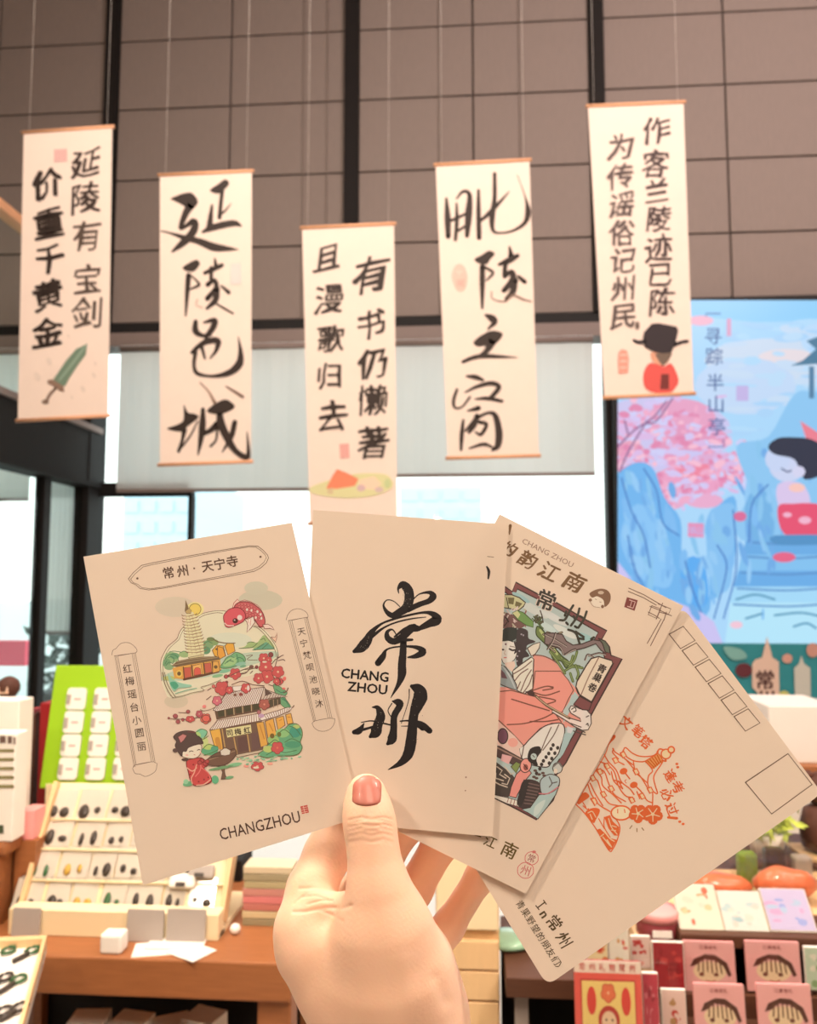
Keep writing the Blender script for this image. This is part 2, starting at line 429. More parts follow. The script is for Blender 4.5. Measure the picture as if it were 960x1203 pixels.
# outside: pale far buildings
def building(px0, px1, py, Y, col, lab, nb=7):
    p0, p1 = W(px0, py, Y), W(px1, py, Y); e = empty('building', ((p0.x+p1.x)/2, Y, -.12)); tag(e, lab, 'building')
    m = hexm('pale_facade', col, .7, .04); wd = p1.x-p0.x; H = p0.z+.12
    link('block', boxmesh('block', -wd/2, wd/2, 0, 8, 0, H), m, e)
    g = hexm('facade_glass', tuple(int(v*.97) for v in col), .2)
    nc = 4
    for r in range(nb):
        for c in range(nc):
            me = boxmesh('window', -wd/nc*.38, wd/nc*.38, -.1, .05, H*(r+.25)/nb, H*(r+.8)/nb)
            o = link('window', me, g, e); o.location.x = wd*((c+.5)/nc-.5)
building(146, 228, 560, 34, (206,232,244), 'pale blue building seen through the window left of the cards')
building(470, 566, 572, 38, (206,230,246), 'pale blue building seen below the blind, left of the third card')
sg = W(12, 766, 10)
o = box('sign', sg.x-.6, W(32,766,10).x, 9.95, 10.05, W(0,782,10).z, W(0,752,10).z, hexm('pink_sign', (255,70,100), .5), bev=.01); tag(o, 'pink red sign outside beyond the left glass wall', 'sign')
po = tubemesh([(0,0,-W(0,782,10).z),(0,0,0)], .04, 8); link('post', po, M['dark'], o)
o = box('shrub_planter', W(80,800,8.6).x-.3, W(105,800,8.6).x+.1, 8.4, 8.9, -.12, .35, M['dark']); tag(o, 'dark planter with a shrub outside the left glass', 'planter')
fol = []
ff = []
for k in range(260):
    c = Vector((random.gauss(0,.18), random.gauss(0,.12), .5+random.random()*.75)); d = Vector((random.uniform(-1,1), random.uniform(-1,1), random.uniform(-.3,1))).normalized()*.09; s_ = d.orthogonal().normalized()*.03
    b = len(fol); fol += [c-d, c+s_, c+d, c-s_]; ff.append((b,b+1,b+2,b+3))
f_ = link('foliage', mesh('foliage', fol, ff), hexm('dark_leaf', (40,62,46), .5), o); f_['kind'] = 'stuff'

# the bright screen on the right
YS = 6.86
p00 = W(727, 560, YS); sx0 = W(727, 560, YS).x; sx1 = W(1075, 560, YS).x; sz1 = W(900, 351, YS).z; sz0 = W(900, 757, YS).z
scr = empty('led_screen', ((sx0+sx1)/2, YS+.06, sz0)); tag(scr, 'large bright screen showing a blue and pink mountain painting', 'screen')
box('housing', sx0-.03, sx1+.03, YS+.01, YS+.14, sz0-.03, sz1+.03, M['black'], scr, .005)
box('stand_wall', sx0-.1, sx1+.1, YS+.02, YS+.13, 0, sz0-.03, M['dark'], scr)
scr['label'] = 'large bright screen showing a blue and pink mountain painting'
mw, tp = front_plane((727, 560), YS)
A = Art(tp, raw=True, lift=1.5e-5, start=.002).at(700, 330, 2.673); A.clip = (69, 61, 1000, 1141); A.raw_mix = True
def clipx(pts): return pts
LB = (158,210,250)
A.poly([(68,60),(1000,60),(1000,1143),(68,1143)], LB)
A.poly([(68,60),(1000,60),(1000,120),(500,130),(300,110),(68,130)], (128,200,248))
for (x,y,rx,ry,c) in ((560,250,220,70,(196,216,240)),(600,240,90,26,(226,214,222)),(470,330,160,90,(184,212,246)),(330,125,40,16,(236,170,196)),(200,480,230,120,(196,190,236)),(800,180,160,80,(176,214,250)),
    (150,450,90,50,(214,176,226)),(270,440,110,70,(226,150,190)),(110,560,50,60,(228,150,180)),(300,500,120,50,(222,140,182)),(250,560,140,30,(196,190,240)),(390,600,90,50,(226,130,176)),(280,640,110,60,(232,148,190)),(420,600,60,30,(220,110,160)),(230,680,60,40,(226,160,200)),(400,560,100,20,(216,160,206)),(340,690,60,24,(230,160,200)),(330,600,90,26,(236,120,150))):
    A.ell(x, y, rx, ry, c)
_r = random.Random(21)
for k in range(420):
    cx_, cy_, sx_, sy_ = _r.choice(((150,450,90,50),(270,440,110,60),(110,560,50,50),(300,510,120,40),(390,600,90,50),(280,640,110,50),(230,680,60,40),(430,590,60,40),(250,560,150,60)))
    x, y = cx_+_r.gauss(0,.55)*sx_, cy_+_r.gauss(0,.6)*sy_
    A.ell(x, y, _r.uniform(5,22), _r.uniform(4,12), _r.choice(((228,140,182),(236,160,196),(220,120,166),(214,176,226),(206,190,240),(244,180,206),(200,200,246))), _r.uniform(-30,30), n=8)
for k in range(90):
    x, y = _r.uniform(430,1000), _r.uniform(120,480); A.ell(x, y, _r.uniform(20,70), _r.uniform(5,16), _r.choice(((166,214,250),(178,216,248),(190,216,244),(158,206,248))), _r.uniform(-10,10), n=10)
A.poly([(75,600),(130,570),(180,590),(215,680),(265,750),(270,860),(300,880),(330,870),(345,960),(370,1000),(430,900),(440,690),(390,700),(350,760),(360,900),(340,1060),(150,1060),(68,900),(68,640)], (92,170,236), smooth=True)
A.poly([(80,780),(130,700),(200,760),(240,860),(230,960),(150,940),(90,860)], (120,188,244), smooth=True)
A.poly([(270,890),(310,865),(345,910),(350,1010),(300,1020),(270,960)], (70,160,240), smooth=True)
A.poly([(350,740),(400,700),(440,720),(430,860),(420,960),(370,980),(350,880)], (116,184,240), smooth=True)
A.poly([(440,520),(540,490),(620,360),(700,350),(1000,380),(1000,760),(700,770),(480,820),(440,760),(480,660)], (124,190,240), smooth=True)
A.poly([(470,690),(530,660),(560,760),(540,840),(480,820)], (96,168,226), smooth=True)
for i, (y0, y1, c) in enumerate(((815,860,(86,160,226)),(860,910,(112,184,238)),(910,960,(84,160,228)),(960,1010,(150,212,248)),(1010,1143,(170,226,250)))):
    A.poly([(470-i*12,y0),(1000,y0),(1000,y1),(460-i*14,y1)], c)
    A.line([(480-i*12,y0+6),(600,y0+12),(760,y0+4),(1000,y0+8)], (70,130,196), 6)
A.poly([(68,880),(130,960),(230,1000),(330,1040),(370,1070),(400,1143),(68,1143)], (196,186,240))
for k in range(150):
    x, y = _r.choice(((140,720),(200,850),(150,900),(390,820),(600,560),(720,640),(520,740),(310,940))); x += _r.gauss(0,38); y += _r.gauss(0,70)
    if y > 600 and x > 74 or (x > 500 and y > 470): A.ell(x, y, _r.uniform(4,14), _r.uniform(14,46), _r.choice(((108,178,240),(132,194,244),(92,160,228),(120,188,236))), _r.uniform(-30,10), n=8)
for q in ([(80,620),(110,720),(150,800),(170,900)], [(150,590),(190,660),(210,760),(260,800)], [(280,880),(300,960),(330,1040)], [(380,830),(410,900),(370,1060)], [(430,720),(440,900),(400,1060)], [(100,800),(120,900),(150,960)], [(480,820),(490,700),(540,640)]):
    A.line(q, (52,110,190), 5)
for q in ([(70,520),(120,470),(180,430),(220,380)], [(100,480),(90,440)], [(150,450),(190,440),(240,370)], [(75,600),(100,540),(160,440)]):
    A.line(q, (130,90,140), 6)
# pavilion
A.poly([(610,268),(650,250),(690,215),(660,190),(700,175),(1000,150),(1000,270),(690,262)], (50,104,140)); A.poly([(668,270),(684,270),(684,370),(668,370)], (60,110,150)); A.poly([(800,270),(816,270),(816,370),(800,370)], (60,110,150))
# figure on the steps
A.poly([(640,440),(700,480),(760,560),(720,560),(660,500)], (232,110,130))
A.ell(600,580,58,52,(196,206,240)); A.ell(570,560,40,40,(190,206,242))
A.poly([(540,520),(570,495),(620,492),(680,500),(730,540),(720,600),(660,625),(640,600),(620,560),(560,545)], (22,26,46), smooth=True)
A.ell(636,600,20,18,(206,206,238)); A.line([(582,590),(600,600),(612,596)], (60,70,110), 5)
A.poly([(570,640),(640,635),(670,680),(660,720),(580,720)], (212,190,232), smooth=True); A.ell(630,650,26,14,(246,190,180))
A.poly([(570,710),(620,700),(690,700),(760,720),(780,780),(680,800),(590,795)], (226,60,96), smooth=True)
A.ell(655,752,20,12,(240,170,200)); A.ell(600,735,14,8,(240,170,200)); A.ell(590,868,36,16,(226,80,120)); A.ell(452,740,20,16,(214,90,140)); A.poly([(288,760),(338,762),(338,806),(288,804)], (224,130,176)); A.type('半', 302, 784, 30, (176,180,240)); A.type('山', 324, 784, 30, (176,180,240))
A.poly([(560,800),(760,800),(780,822),(580,830)], (60,130,190), smooth=True)
A.ell(440,1080,20,12,(240,190,210)); 
for q in ([(440,1000),(500,985),(560,1000)], [(560,1050),(640,1042),(700,1052)], [(470,1060),(520,1045)], [(620,1085),(660,1075),(690,1090)]): A.line(q, (70,140,180), 7)
for ch, y in zip('寻踪半山亭', (175,238,320,388,458)): A.type(ch, 368+(y-175)*.04, y, 58, (46,78,140), 0, weight=.006)
A.line([(345,112),(345,104),(390,104)], (70,100,160), 4, False); A.line([(352,522),(400,522),(400,500)], (70,100,160), 4, False)
A.poly([(410,120),(424,120),(424,175),(410,175)], (214,150,190)); A.poly([(440,330),(478,330),(478,378),(440,378)], (186,170,226))
o = A.build('picture', M['screen'], scr); o.matrix_world = mw

# teal poster board below the screen
mw, tp = front_plane((900, 795), 6.2)
a, b = W(800,756,6.2), W(1040,832,6.2)
pb = empty('poster_board', ((a.x+b.x)/2, 6.22, 0)); tag(pb, 'teal poster board with white tower shapes below the screen', 'poster')
box('board', a.x, b.x, 6.21, 6.26, b.z, a.z, M['teal'], pb); box('stand', a.x+.1, b.x-.1, 6.22, 6.26, 0, b.z, M['white'], pb)
A = Art(tp, ref=(240,240,235), lift=2e-4, start=.004).at(830, 700, 4.008)
WH = (214,196,184)
A.poly([(215,320),(230,300),(262,290),(285,190),(310,290),(340,310),(345,530),(300,520),(215,430)], WH)
A.poly([(412,340),(435,320),(446,280),(460,320),(488,340),(492,530),(418,530)], (190,200,196))
A.poly([(80,240),(160,250),(190,290),(120,300)], (120,180,180), smooth=True); A.ell(380,295,24,22,(200,160,150)); A.ell(500,255,30,34,(190,150,140)); A.ell(365,480,30,34,(190,200,120)); A.ell(175,350,40,34,(96,50,60))
A.line([(340,490),(420,480),(600,495)], (150,190,200), 16)
for x, h in ((560,340),(620,300),(700,350)): A.poly([(x,h),(x+44,h),(x+44,530),(x,530)], (150,190,190))
A.type('常', 275, 395, 95, (70,40,44), weight=.02); A.type('州', 275, 490, 95, (70,40,44), weight=.02)
o = A.build('printed_picture', M['print'], pb); o.matrix_world = mw
# ================================================================ hanging calligraphy scrolls
YB = 4.6
INK = (52,40,34)
def scroll(quad, label, Y=YB):
    """quad: top-left, top-right, bottom-right, bottom-left in the photo"""
    cx = sum(p[0] for p in quad)/4; cy = sum(p[1] for p in quad)/4
    mw, tp = front_plane((cx, cy), Y)
    e = bpy.data.objects.new('hanging_scroll', None); COL.objects.link(e); e.matrix_world = mw; e.empty_display_size = .1
    tag(e, label, 'scroll', 'calligraphy scrolls hanging from the ceiling')
    q = [Vector(tp(*p)) for p in quad]; n = 16; vs = []; fs = []
    for i in range(n+1):
        for j in range(9):
            l = q[0].lerp(q[3], i/n); r = q[1].lerp(q[2], i/n); p = l.lerp(r, j/8); vs.append((p.x, p.y, .0015))
    m = len(vs)
    vs += [(v[0], v[1], -.0005) for v in vs]
    for i in range(n):
        for j in range(8):
            a = i*9+j; fs += [(a, a+9, a+10, a+1), (m+a, m+a+1, m+a+10, m+a+9)]
    for i in range(n): 
        for j in (0, 8):
            a = i*9+j; b = a+9; fs.append((a, b, m+b, m+a))
    link('cloth', mesh('cloth', vs, fs), M['scroll'], e)
    for a, b, yy in ((q[0], q[1], .006), (q[3], q[2], -.006)):
        d = (b-a).normalized()*.012
        o = link('rod', tubemesh([(a.x-d.x, a.y-d.y+yy, .0), (b.x+d.x, b.y+d.y+yy, .0)], .011, 10), M['scrollwood'], e)
    top = ZT - mw.translation.z
    for a in (q[0].lerp(q[1], .06), q[0].lerp(q[1], .94)):
        link('string', tubemesh([(a.x, a.y+.01, 0), (a.x, top, 0)], .0008, 5), M['white'], e)
    art = Art(tp, ref=(248,222,203), albedo=(236,219,206), lift=2e-5, start=.003)
    art.wmul = 1.12
    return e, art
def strokes(A, L, col=INK):
    for s_ in L:
        if s_[0] == 'P': A.poly(s_[1], col, smooth=True)
        else: A.stroke(s_, col, jit=.03)
def done(A, e, name='calligraphy'): return A.build(name, M['print'], e)

# --- second scroll: four large characters 延陵邑城
e, A = scroll([(188,207),(296,202),(295,541),(188,545)], 'cream scroll with four large black characters ending in 城, second from the left')
A.at(190,200,6.873)
strokes(A, [('P',[(72,232),(140,200),(215,182),(258,195),(294,255),(262,305),(215,312),(160,278),(100,248)]),
 [(240,280,62),(200,340,52),(160,440,36),(158,470,30),(200,450,30),(255,415,48),(272,450,52),(240,520,58),(170,590,52),(88,658,18)],
 [(0,493,10),(80,512,16),(180,545,36),(300,575,48),(420,622,60),(520,634,40),(620,642,6)],
 ('P',[(392,160),(455,115),(515,75),(546,112),(500,165),(470,190),(420,185)]),
 [(490,165,30),(480,260,28),(468,385,30)], [(470,365,12),(510,332,16),(560,272,6)],
 [(408,285,18),(396,380,36),(388,470,50)], [(332,500,20),(400,470,46),(500,442,50),(590,430,44),(640,450,16)],
 ('P',[(168,790),(240,740),(290,726),(310,760),(270,812),(222,822)]), [(218,850,38),(208,980,34),(195,1175,14)],
 [(235,850,10),(285,895,16),(300,930,24),(232,962,12)], [(430,712,10),(438,770,32)], [(348,832,26),(420,800,36),(488,768,30)], [(402,790,30),(400,880,28)],
 [(372,925,34),(425,890,34),(440,950,36),(370,1038,38)], [(445,960,46),(435,1050,44),(366,1118,22)], [(482,935,14),(542,988,30)],
 [(440,1078,14),(510,1120,16),(578,1158,14)]])
A.stroke([(290,1045,10),(280,1090,8),(330,1112,10)], (190,160,140))
A.at(190,370,6.873)
strokes(A, [[(275,55,32),(275,130,46),(330,168,30),(395,160,26)], [(345,62,18),(430,45,40),(412,110,44),(370,165,34),(355,215,26)],
 [(245,305,26),(300,255,36),(370,215,44),(455,212,46),(440,290,28),(392,352,10)], [(325,262,26),(350,352,18)], [(275,300,30),(262,400,26),(285,470,30),(380,495,20),(480,488,34),(570,455,50),(630,390,55),(638,300,34),(620,178,6)]])
A.stroke([(312,548,10),(380,620,14),(430,710,26)], (150,120,100)); A.stroke([(520,578,10),(590,620,20),(655,662,24)], (120,92,78))
strokes(A, [('P',[(366,778),(430,720),(520,683),(592,740),(525,788),(440,802)]), ('P',[(42,920),(130,885),(178,845),(180,728),(214,788),(270,800),(298,830),(212,900),(160,942)]),
 [(185,930,38),(168,1010,24),(138,1102,24)], [(138,1098,18),(230,980,14),(292,860,12)], [(335,762,28),(330,900,50),(315,1020,36),(294,1132,10)],
 [(340,960,32),(400,930,40),(450,885,52)], [(470,790,44),(480,880,60),(540,1010,54),(600,1100,42),(680,1150,44),(702,1110,30),(690,945,6)], [(592,868,38),(560,990,38),(490,1110,8)], [(452,915,18),(440,1010,16),(398,1060,20)]])
A.at(190,200,6.873); A.poly([(562,758),(640,752),(645,920),(555,925)], (236,200,190))
done(A, e)

# --- fourth scroll: 毗陵之窗
e, A = scroll([(512,195),(622,189),(633,534),(526,537)], 'cream scroll with four large black characters and an oval seal, second from the right')
A.at(515,190,6.878)
strokes(A, [[(65,298,18),(75,450,46),(80,605,38)], [(148,338,15),(150,480,30),(138,632,26)], [(148,300,14),(200,243,24),(252,270,34),(245,430,52),(232,600,32)],
 [(90,480,24),(150,458,24),(230,418,20)], [(160,560,20),(222,520,20)], [(325,232,20),(325,400,34),(330,615,36)], [(330,490,20),(430,400,34),(572,245,8)],
 [(455,98,26),(455,300,32),(435,440,42),(440,550,28),(490,577,16),(600,560,18),(695,500,30),(725,410,42),(700,280,10),(638,108,4)],
 ('P',[(292,790),(350,755),(410,720),(457,745),(420,792),(390,832),(328,822)]), [(356,850,40),(355,1000,38),(355,1185,18)], [(380,855,20),(442,900,24),(388,962,12)],
 [(575,688,14),(590,770,46)], [(492,832,24),(570,800,46),(642,760,30)], [(545,810,34),(535,910,34)], [(535,930,30),(592,890,36),(600,960,52),(530,1042,36)], [(622,960,40),(600,1055,46),(548,1112,28)], [(648,930,24),(698,972,32)]])
A.stroke([(430,1050,8),(440,1110,10),(540,1132,12),(600,1080,16),(680,1112,16),(752,1132,10)], (130,104,90))
A.poly([(110,920),(140,840),(190,830),(225,880),(235,960),(210,1040),(160,1045),(130,1000)], (228,178,160), smooth=True); A.ell(170,890,24,26,(240,206,186)); A.type('古', 172, 890, 60, (206,140,126)); A.type('城', 180, 980, 70, (206,140,126))
A.at(515,365,6.878)
strokes(A, [[(385,38,22),(432,62,52),(455,95,40),(400,152,12)], ('P',[(283,258),(340,205),(430,163),(510,178),(515,210),(470,262),(420,290),(370,285),(318,290)]), [(440,240,62),(395,320,42),(345,365,30)],
 [(198,415,24),(270,385,30),(350,368,34),(480,372,26),(640,380,5)], [(228,530,14),(300,538,36),(362,562,20)], [(218,660,12),(320,612,28),(430,588,34),(490,620,36),(428,702,32)], [(298,716,12),(400,710,30),(515,732,24)],
 [(152,638,20),(125,720,24),(132,782,20),(190,780,14),(255,700,18)], [(240,810,16),(325,788,36)], [(202,885,18),(190,1000,32),(184,1125,20)], [(220,972,16),(300,880,26),(400,828,22),(460,850,40),(490,980,52),(480,1090,46),(435,1130,16)],
 [(312,850,34),(290,920,42),(248,985,24)], [(330,900,26),(390,920,28),(345,1000,26),(298,980,12)], [(250,1112,12),(370,1080,26),(445,1110,14)]])
done(A, e)

# --- first scroll
e, A = scroll([(28,157),(132,150),(127,487),(21,493)], 'cream scroll with two columns of characters over a painted green sword, leftmost')
A.at(0,0,1)
for i, (ch, x, y, s_) in enumerate((('延',101,192,36),('陵',101,233,38),('有',102,277,38),('宝',103,328,36),('剑',102,368,38))):
    A.type(ch, x, y, s_, (86,70,60) if i > 1 else (64,50,44), 8, weight=.022, shear=.2, wob=.034)
for ch, x, y, s_ in (('价',56,216,36),('重',58,262,38),('千',58,304,36),('黄',57,347,36),('金',56,390,38)):
    A.type(ch, x, y, s_, INK, 9, weight=.036, shear=.18, wob=.034)
A.poly([(64,176),(79,175),(79,190),(64,191)], (222,176,166))
for k in range(4): A.line([(66+k*4,177),(66+k*4,189)], (206,148,140), .9)
A.at(20,300,6.165)
A.poly([(265,900),(300,850),(360,760),(430,680),(512,640),(500,720),(440,800),(380,890),(350,950),(290,935)], (112,130,108)); A.line([(310,905),(400,790),(500,655)], (140,158,136), 14)
A.poly([(225,905),(260,900),(340,950),(345,990),(310,985),(290,960),(225,930)], (140,110,92)); A.line([(285,960),(240,1010),(215,1060)], (130,104,88), 20); A.ell(208,1062,26,18,(130,104,88))
for x, y, r in ((375,585,14),(235,770,30),(150,880,36),(480,970,26),(570,785,16),(560,870,22),(400,1030,14),(330,630,14)): A.ell(x,y,r*.6,r,(232,208,190), -25)
done(A, e)

# --- third scroll
e, A = scroll([(355,269),(463,264),(467,612),(364,614)], 'cream scroll with a small painted red-roofed house at its foot, hanging lowest in the middle')
A.at(0,0,1)
for ch, x, y, s_ in (('有',436,323,46),('书',436,381,36),('仍',438,427,38),('懒',438,470,38),('著',438,520,40)):
    A.type(ch, x, y, s_, INK, 8, weight=.026, shear=.2, wob=.036)
for ch, x, y, s_ in (('且',385,303,34),('漫',387,352,36),('歌',389,398,34),('归',387,442,32),('去',391,489,38)):
    A.type(ch, x, y, s_, INK, 8, weight=.026, shear=.18, wob=.034)
A.poly([(399,522),(410,521),(411,538),(400,539)], (222,160,148))
A.at(355,260,3.536)
A.poly([(30,1110),(100,1080),(220,1050),(340,1050),(375,1080),(370,1110),(300,1140),(180,1150),(60,1135)], (214,204,150), smooth=True)
A.poly([(100,1110),(125,1060),(145,1030),(185,1045),(235,1070),(220,1100),(140,1112)], (226,130,96)); A.poly([(105,1112),(130,1108),(128,1135),(105,1130)], (206,180,140))
A.poly([(235,1075),(300,1060),(330,1090),(300,1115),(240,1110)], (234,200,170)); A.ell(245,1108,18,14,(206,170,170)); A.ell(320,1115,18,12,(206,176,170)); A.ell(355,1090,14,20,(190,196,140))
done(A, e)

# --- fifth scroll
e, A = scroll([(691,126),(803,121),(815,461),(710,466)], 'cream scroll with a painted figure in a black winged hat and red robe, rightmost')
A.at(0,0,1)
for ch, x, y, s_ in (('作',771,153,34),('客',770,193,34),('兰',772,224,30),('陵',774,257,32),('迹',774,292,34),('已',776,323,32),('陈',778,355,34)):
    A.type(ch, x, y, s_, (74,58,54), 5, weight=.024, shear=.18, wob=.034)
for ch, x, y, s_ in (('为',729,172,34),('传',729,208,32),('谣',730,241,32),('俗',731,274,32),('记',732,306,32),('州',732,339,32),('民',733,372,32)):
    A.type(ch, x, y, s_, (96,80,74), 5, weight=.022, shear=.18, wob=.034)
A.at(690,290,6.68)
A.ell(392,620,18,34,(110,90,80))
A.poly([(245,830),(270,805),(310,815),(325,880),(318,990),(245,1000),(238,900)], (222,150,130)); 
for y in (850,900,950): A.line([(258,y),(306,y-2)], (240,200,180), 8)
A.poly([(500,830),(640,830),(640,890),(600,930),(530,920)], (212,150,120), smooth=True); A.poly([(540,840),(660,830),(630,900),(590,930),(550,880)], (110,90,76), smooth=True)
A.poly([(480,920),(540,920),(600,940),(660,920),(715,1040),(690,1110),(640,1145),(520,1145),(450,1100),(440,1000)], (214,84,76), smooth=True); A.poly([(580,1000),(640,1000),(640,1120),(570,1120)], (110,44,40))
A.poly([(505,605),(560,600),(700,628),(714,660),(690,760),(660,830),(600,838),(530,830),(450,790),(435,720),(445,670)], (48,38,40)); 
A.stroke([(365,735,20),(400,750,26),(460,745,30)], (48,38,40)); A.stroke([(680,770,30),(740,750,24),(785,742,22)], (48,38,40))
done(A, e)

# ================================================================ the four cards, held in a fan: one leaning plane, a millimetre apart
NRM = Vector((-.02499, -.43497, -1.0)).normalized()
def card_frame(center, s, uprot=0):
    """plane of the cards: camera-space normal -NRM; s = distance from the lens along it"""
    def cam_pt(px, py):
        r = Vector(((px-CX)/F, -(py-CY)/F, -1.0)); return r*(s/r.dot(NRM))
    o = cam_pt(*center); z = -NRM; x = (Vector((1,0,0)) - z*z.x).normalized(); y = z.cross(x)
    R = Matrix((x, y, z)).transposed()
    mw = CM @ (Matrix.Translation(o) @ R.to_4x4()); Ri = R.transposed()
    def tp(px, py): q = Ri @ (cam_pt(px, py) - o); return q.x, q.y
    return mw, tp
def card(outline, s, label, rounded=0.0):
    cx = sum(p[0] for p in outline)/len(outline); cy = sum(p[1] for p in outline)/len(outline)
    mw, tp = card_frame((cx, cy), s)
    P = [Vector(tp(*p)) for p in outline]
    if rounded:
        Q = []
        for i, p in enumerate(P):
            a, b = (P[i-1]-p).normalized(), (P[(i+1) % len(P)]-p).normalized()
            s0, s1 = p + a*rounded, p + b*rounded
            for k in range(7):
                t = k/6; Q.append(s0*(1-t)**2 + p*2*t*(1-t) + s1*t*t)
        P = Q
    n = len(P); vs = [(p.x, p.y, .00001) for p in P] + [(p.x, p.y, -.00035) for p in P]
    fs = [tuple(range(n)), tuple(range(2*n-1, n-1, -1))] + [(i, n+i, n+(i+1) % n, (i+1) % n) for i in range(n)]
    me = mesh('postcard', vs, fs); bm = bmesh.new(); bm.from_mesh(me); bmesh.ops.recalc_face_normals(bm, faces=bm.faces[:]); bm.to_mesh(me); bm.free()
    o = link('postcard', me, M['paper'], None, mw); tag(o, label, 'postcard')
    return o, Art(tp, lift=4e-7, start=2.4e-5)
BR = (112,82,62); OL = (104,70,56); RD = (206,84,84)
# ---------------- card 1
c1, A = card([(98,654),(343,614),(423,960),(168,1040)], .3800, 'cream postcard with a colourful pagoda, carp and temple drawing, leftmost of the fan')
L = Art(A.tp, lift=1e-6, start=2.4e-5)
L.at(140,610,4.571)
fr = [(50,320),(75,288),(95,270),(120,248),(175,235),(330,205),(500,175),(640,152),(700,143),(745,145),(772,165),(795,190),(803,207),(790,235),(760,262),(725,280),(560,312),(400,340),(240,370),(160,380),(112,372),(90,352),(65,342)]
L.line([(a,b) for a,b in fr]+[fr[0]], BR, 3.2, False)
cxm, cym = 426, 263
L.line([(cxm+(a-cxm)*.968, cym+(b-cym)*.90-(a-cxm)*.02) for a,b in fr]+[(cxm+(fr[0][0]-cxm)*.968, cym+(fr[0][1]-cym)*.90-(fr[0][0]-cxm)*.02)], BR, 2.6, False)
L.ell(98,318,6,6,BR); L.ell(759,202,6,6,BR)
for ch, x, y in (('常',265,287),('州',340,278),('·',403,264),('天',475,254),('宁',540,240),('寺',607,226)): L.type(ch, x, y, 66, (100,68,50), 10, weight=.016)
L.build('title_lettering', M['cardprint'], c1)
L = Art(A.tp, lift=1e-6, start=2.4e-5)
L.at(125,700,5.467)
for q in ([(35,380),(42,350),(62,338),(90,308),(125,300),(155,306),(185,330),(197,352),(188,368)], [(50,386),(188,366)], [(168,1108),(185,1140),(215,1145),(250,1160),(290,1145),(318,1120),(326,1075)], [(170,1105),(188,1086),(290,1066),(320,1074)]): L.line(q, BR, 3)
for q in ([(54,386),(178,1100)], [(63,386),(186,1098)], [(74,386),(192,1086)], [(165,370),(290,1066)], [(176,368),(302,1064)], [(186,366),(312,1064)], [(74,386),(165,370)], [(192,1086),(290,1066)]): L.line(q, BR, 2.6, False)
for ch, x, y in (('红',135,466),('梅',150,547),('瑶',165,632),('台',180,715),('小',195,800),('圆',212,880),('丽',226,968)): L.type(ch, x, y, 62, (92,66,52), 8, weight=.008, wob=.01)
L.build('couplet_lettering', M['cardprint'], c1)
L = Art(A.tp, lift=1e-6, start=2.4e-5)
L.at(330,700,6.686)
for q in ([(42,190),(52,155),(80,118),(125,102),(165,108),(200,130),(214,160),(200,178)], [(58,195),(205,168)], [(245,1000),(262,1035),(300,1060),(350,1062),(395,1040),(420,1000),(424,965)], [(247,1000),(270,982),(375,962),(424,966)]): L.line(q, BR, 3.4)
for q in ([(60,196),(258,990)], [(72,194),(266,988)], [(86,192),(274,980)], [(185,172),(372,962)], [(198,170),(388,962)], [(208,168),(402,960)], [(86,192),(185,172)], [(274,980),(372,962)]): L.line(q, BR, 3, False)
for ch, x, y in (('天',162,282),('宁',180,372),('梵',206,466),('呗',230,562),('池',254,656),('晓',276,750),('沐',300,846)): L.type(ch, x, y, 66, (92,66,52), 10, weight=.006, wob=.01)
L.build('couplet_lettering', M['cardprint'], c1)
L = Art(A.tp, lift=1e-6, start=2.4e-5)
L.at(90,600,2.674)
L.fitline('CHANGZHOU', (450,1018), (701,960), 36, (84,56,44), .006)
L.poly([(703,929),(725,924),(730,948),(708,953)], (196,84,72)); 
for k in range(3): L.line([(707,934+k*7),(726,930+k*7)], (236,190,160), 1.6, False)
L.line([(712,928),(718,951)], (236,190,160), 1.6, False)
L.build('city_lettering', M['cardprint'], c1)
# the drawing
A.wmul = 1.15
A.soft = (222,190,162)
A.at(1,1,1)
def soft(x,y,rx,ry,c): A.ell(x,y,rx,ry,c)
for x,y,rx,ry,c in ((205,712,24,12,(216,192,164)),(305,704,26,12,(206,190,162)),(300,690,14,8,(208,192,164)),(250,740,40,16,(226,200,170)),(206,823,14,8,(212,188,158))): soft(x,y,rx,ry,c)
A.at(0,0,1)
gourd = [(217,736),(211,745),(208,752),(199,760),(192,770),(189,785),(190,800),(194,812),(201,820),(230,815),(262,800),(300,792),(325,776),(326,762),(319,748),(308,738),(298,735),(286,728),(262,717),(245,719),(233,724)]
A.poly(gourd, (232,214,180), smooth=True)
A.poly([(193,800),(240,796),(300,780),(324,772),(322,765),(270,770),(200,790)], (196,200,172), smooth=True)
A.ell(270,752,26,9,(222,212,184))
A.at(180,690,10.667)
def dbl(pts, c=BR, w=5, off=22):
    A.line(pts, c, w)
A.line([(392,488),(350,530),(322,580),(300,638),(245,690),(180,745),(130,835),(100,900),(92,980),(98,1080),(108,1173)], BR, 6)
A.line([(405,512),(370,550),(345,600),(322,655),(265,705),(205,765),(158,840),(130,910),(122,980),(128,1080),(140,1173)], BR, 5)
A.line([(560,365),(620,330),(700,308),(780,295),(860,292),(910,300)], BR, 6); A.line([(575,385),(640,350),(720,330),(800,318),(870,325)], BR, 6)
A.ell(525,275,110,90,(238,214,140)); A.ell(525,275,74,72,(238,200,96), out=(130,100,50), ow=7)
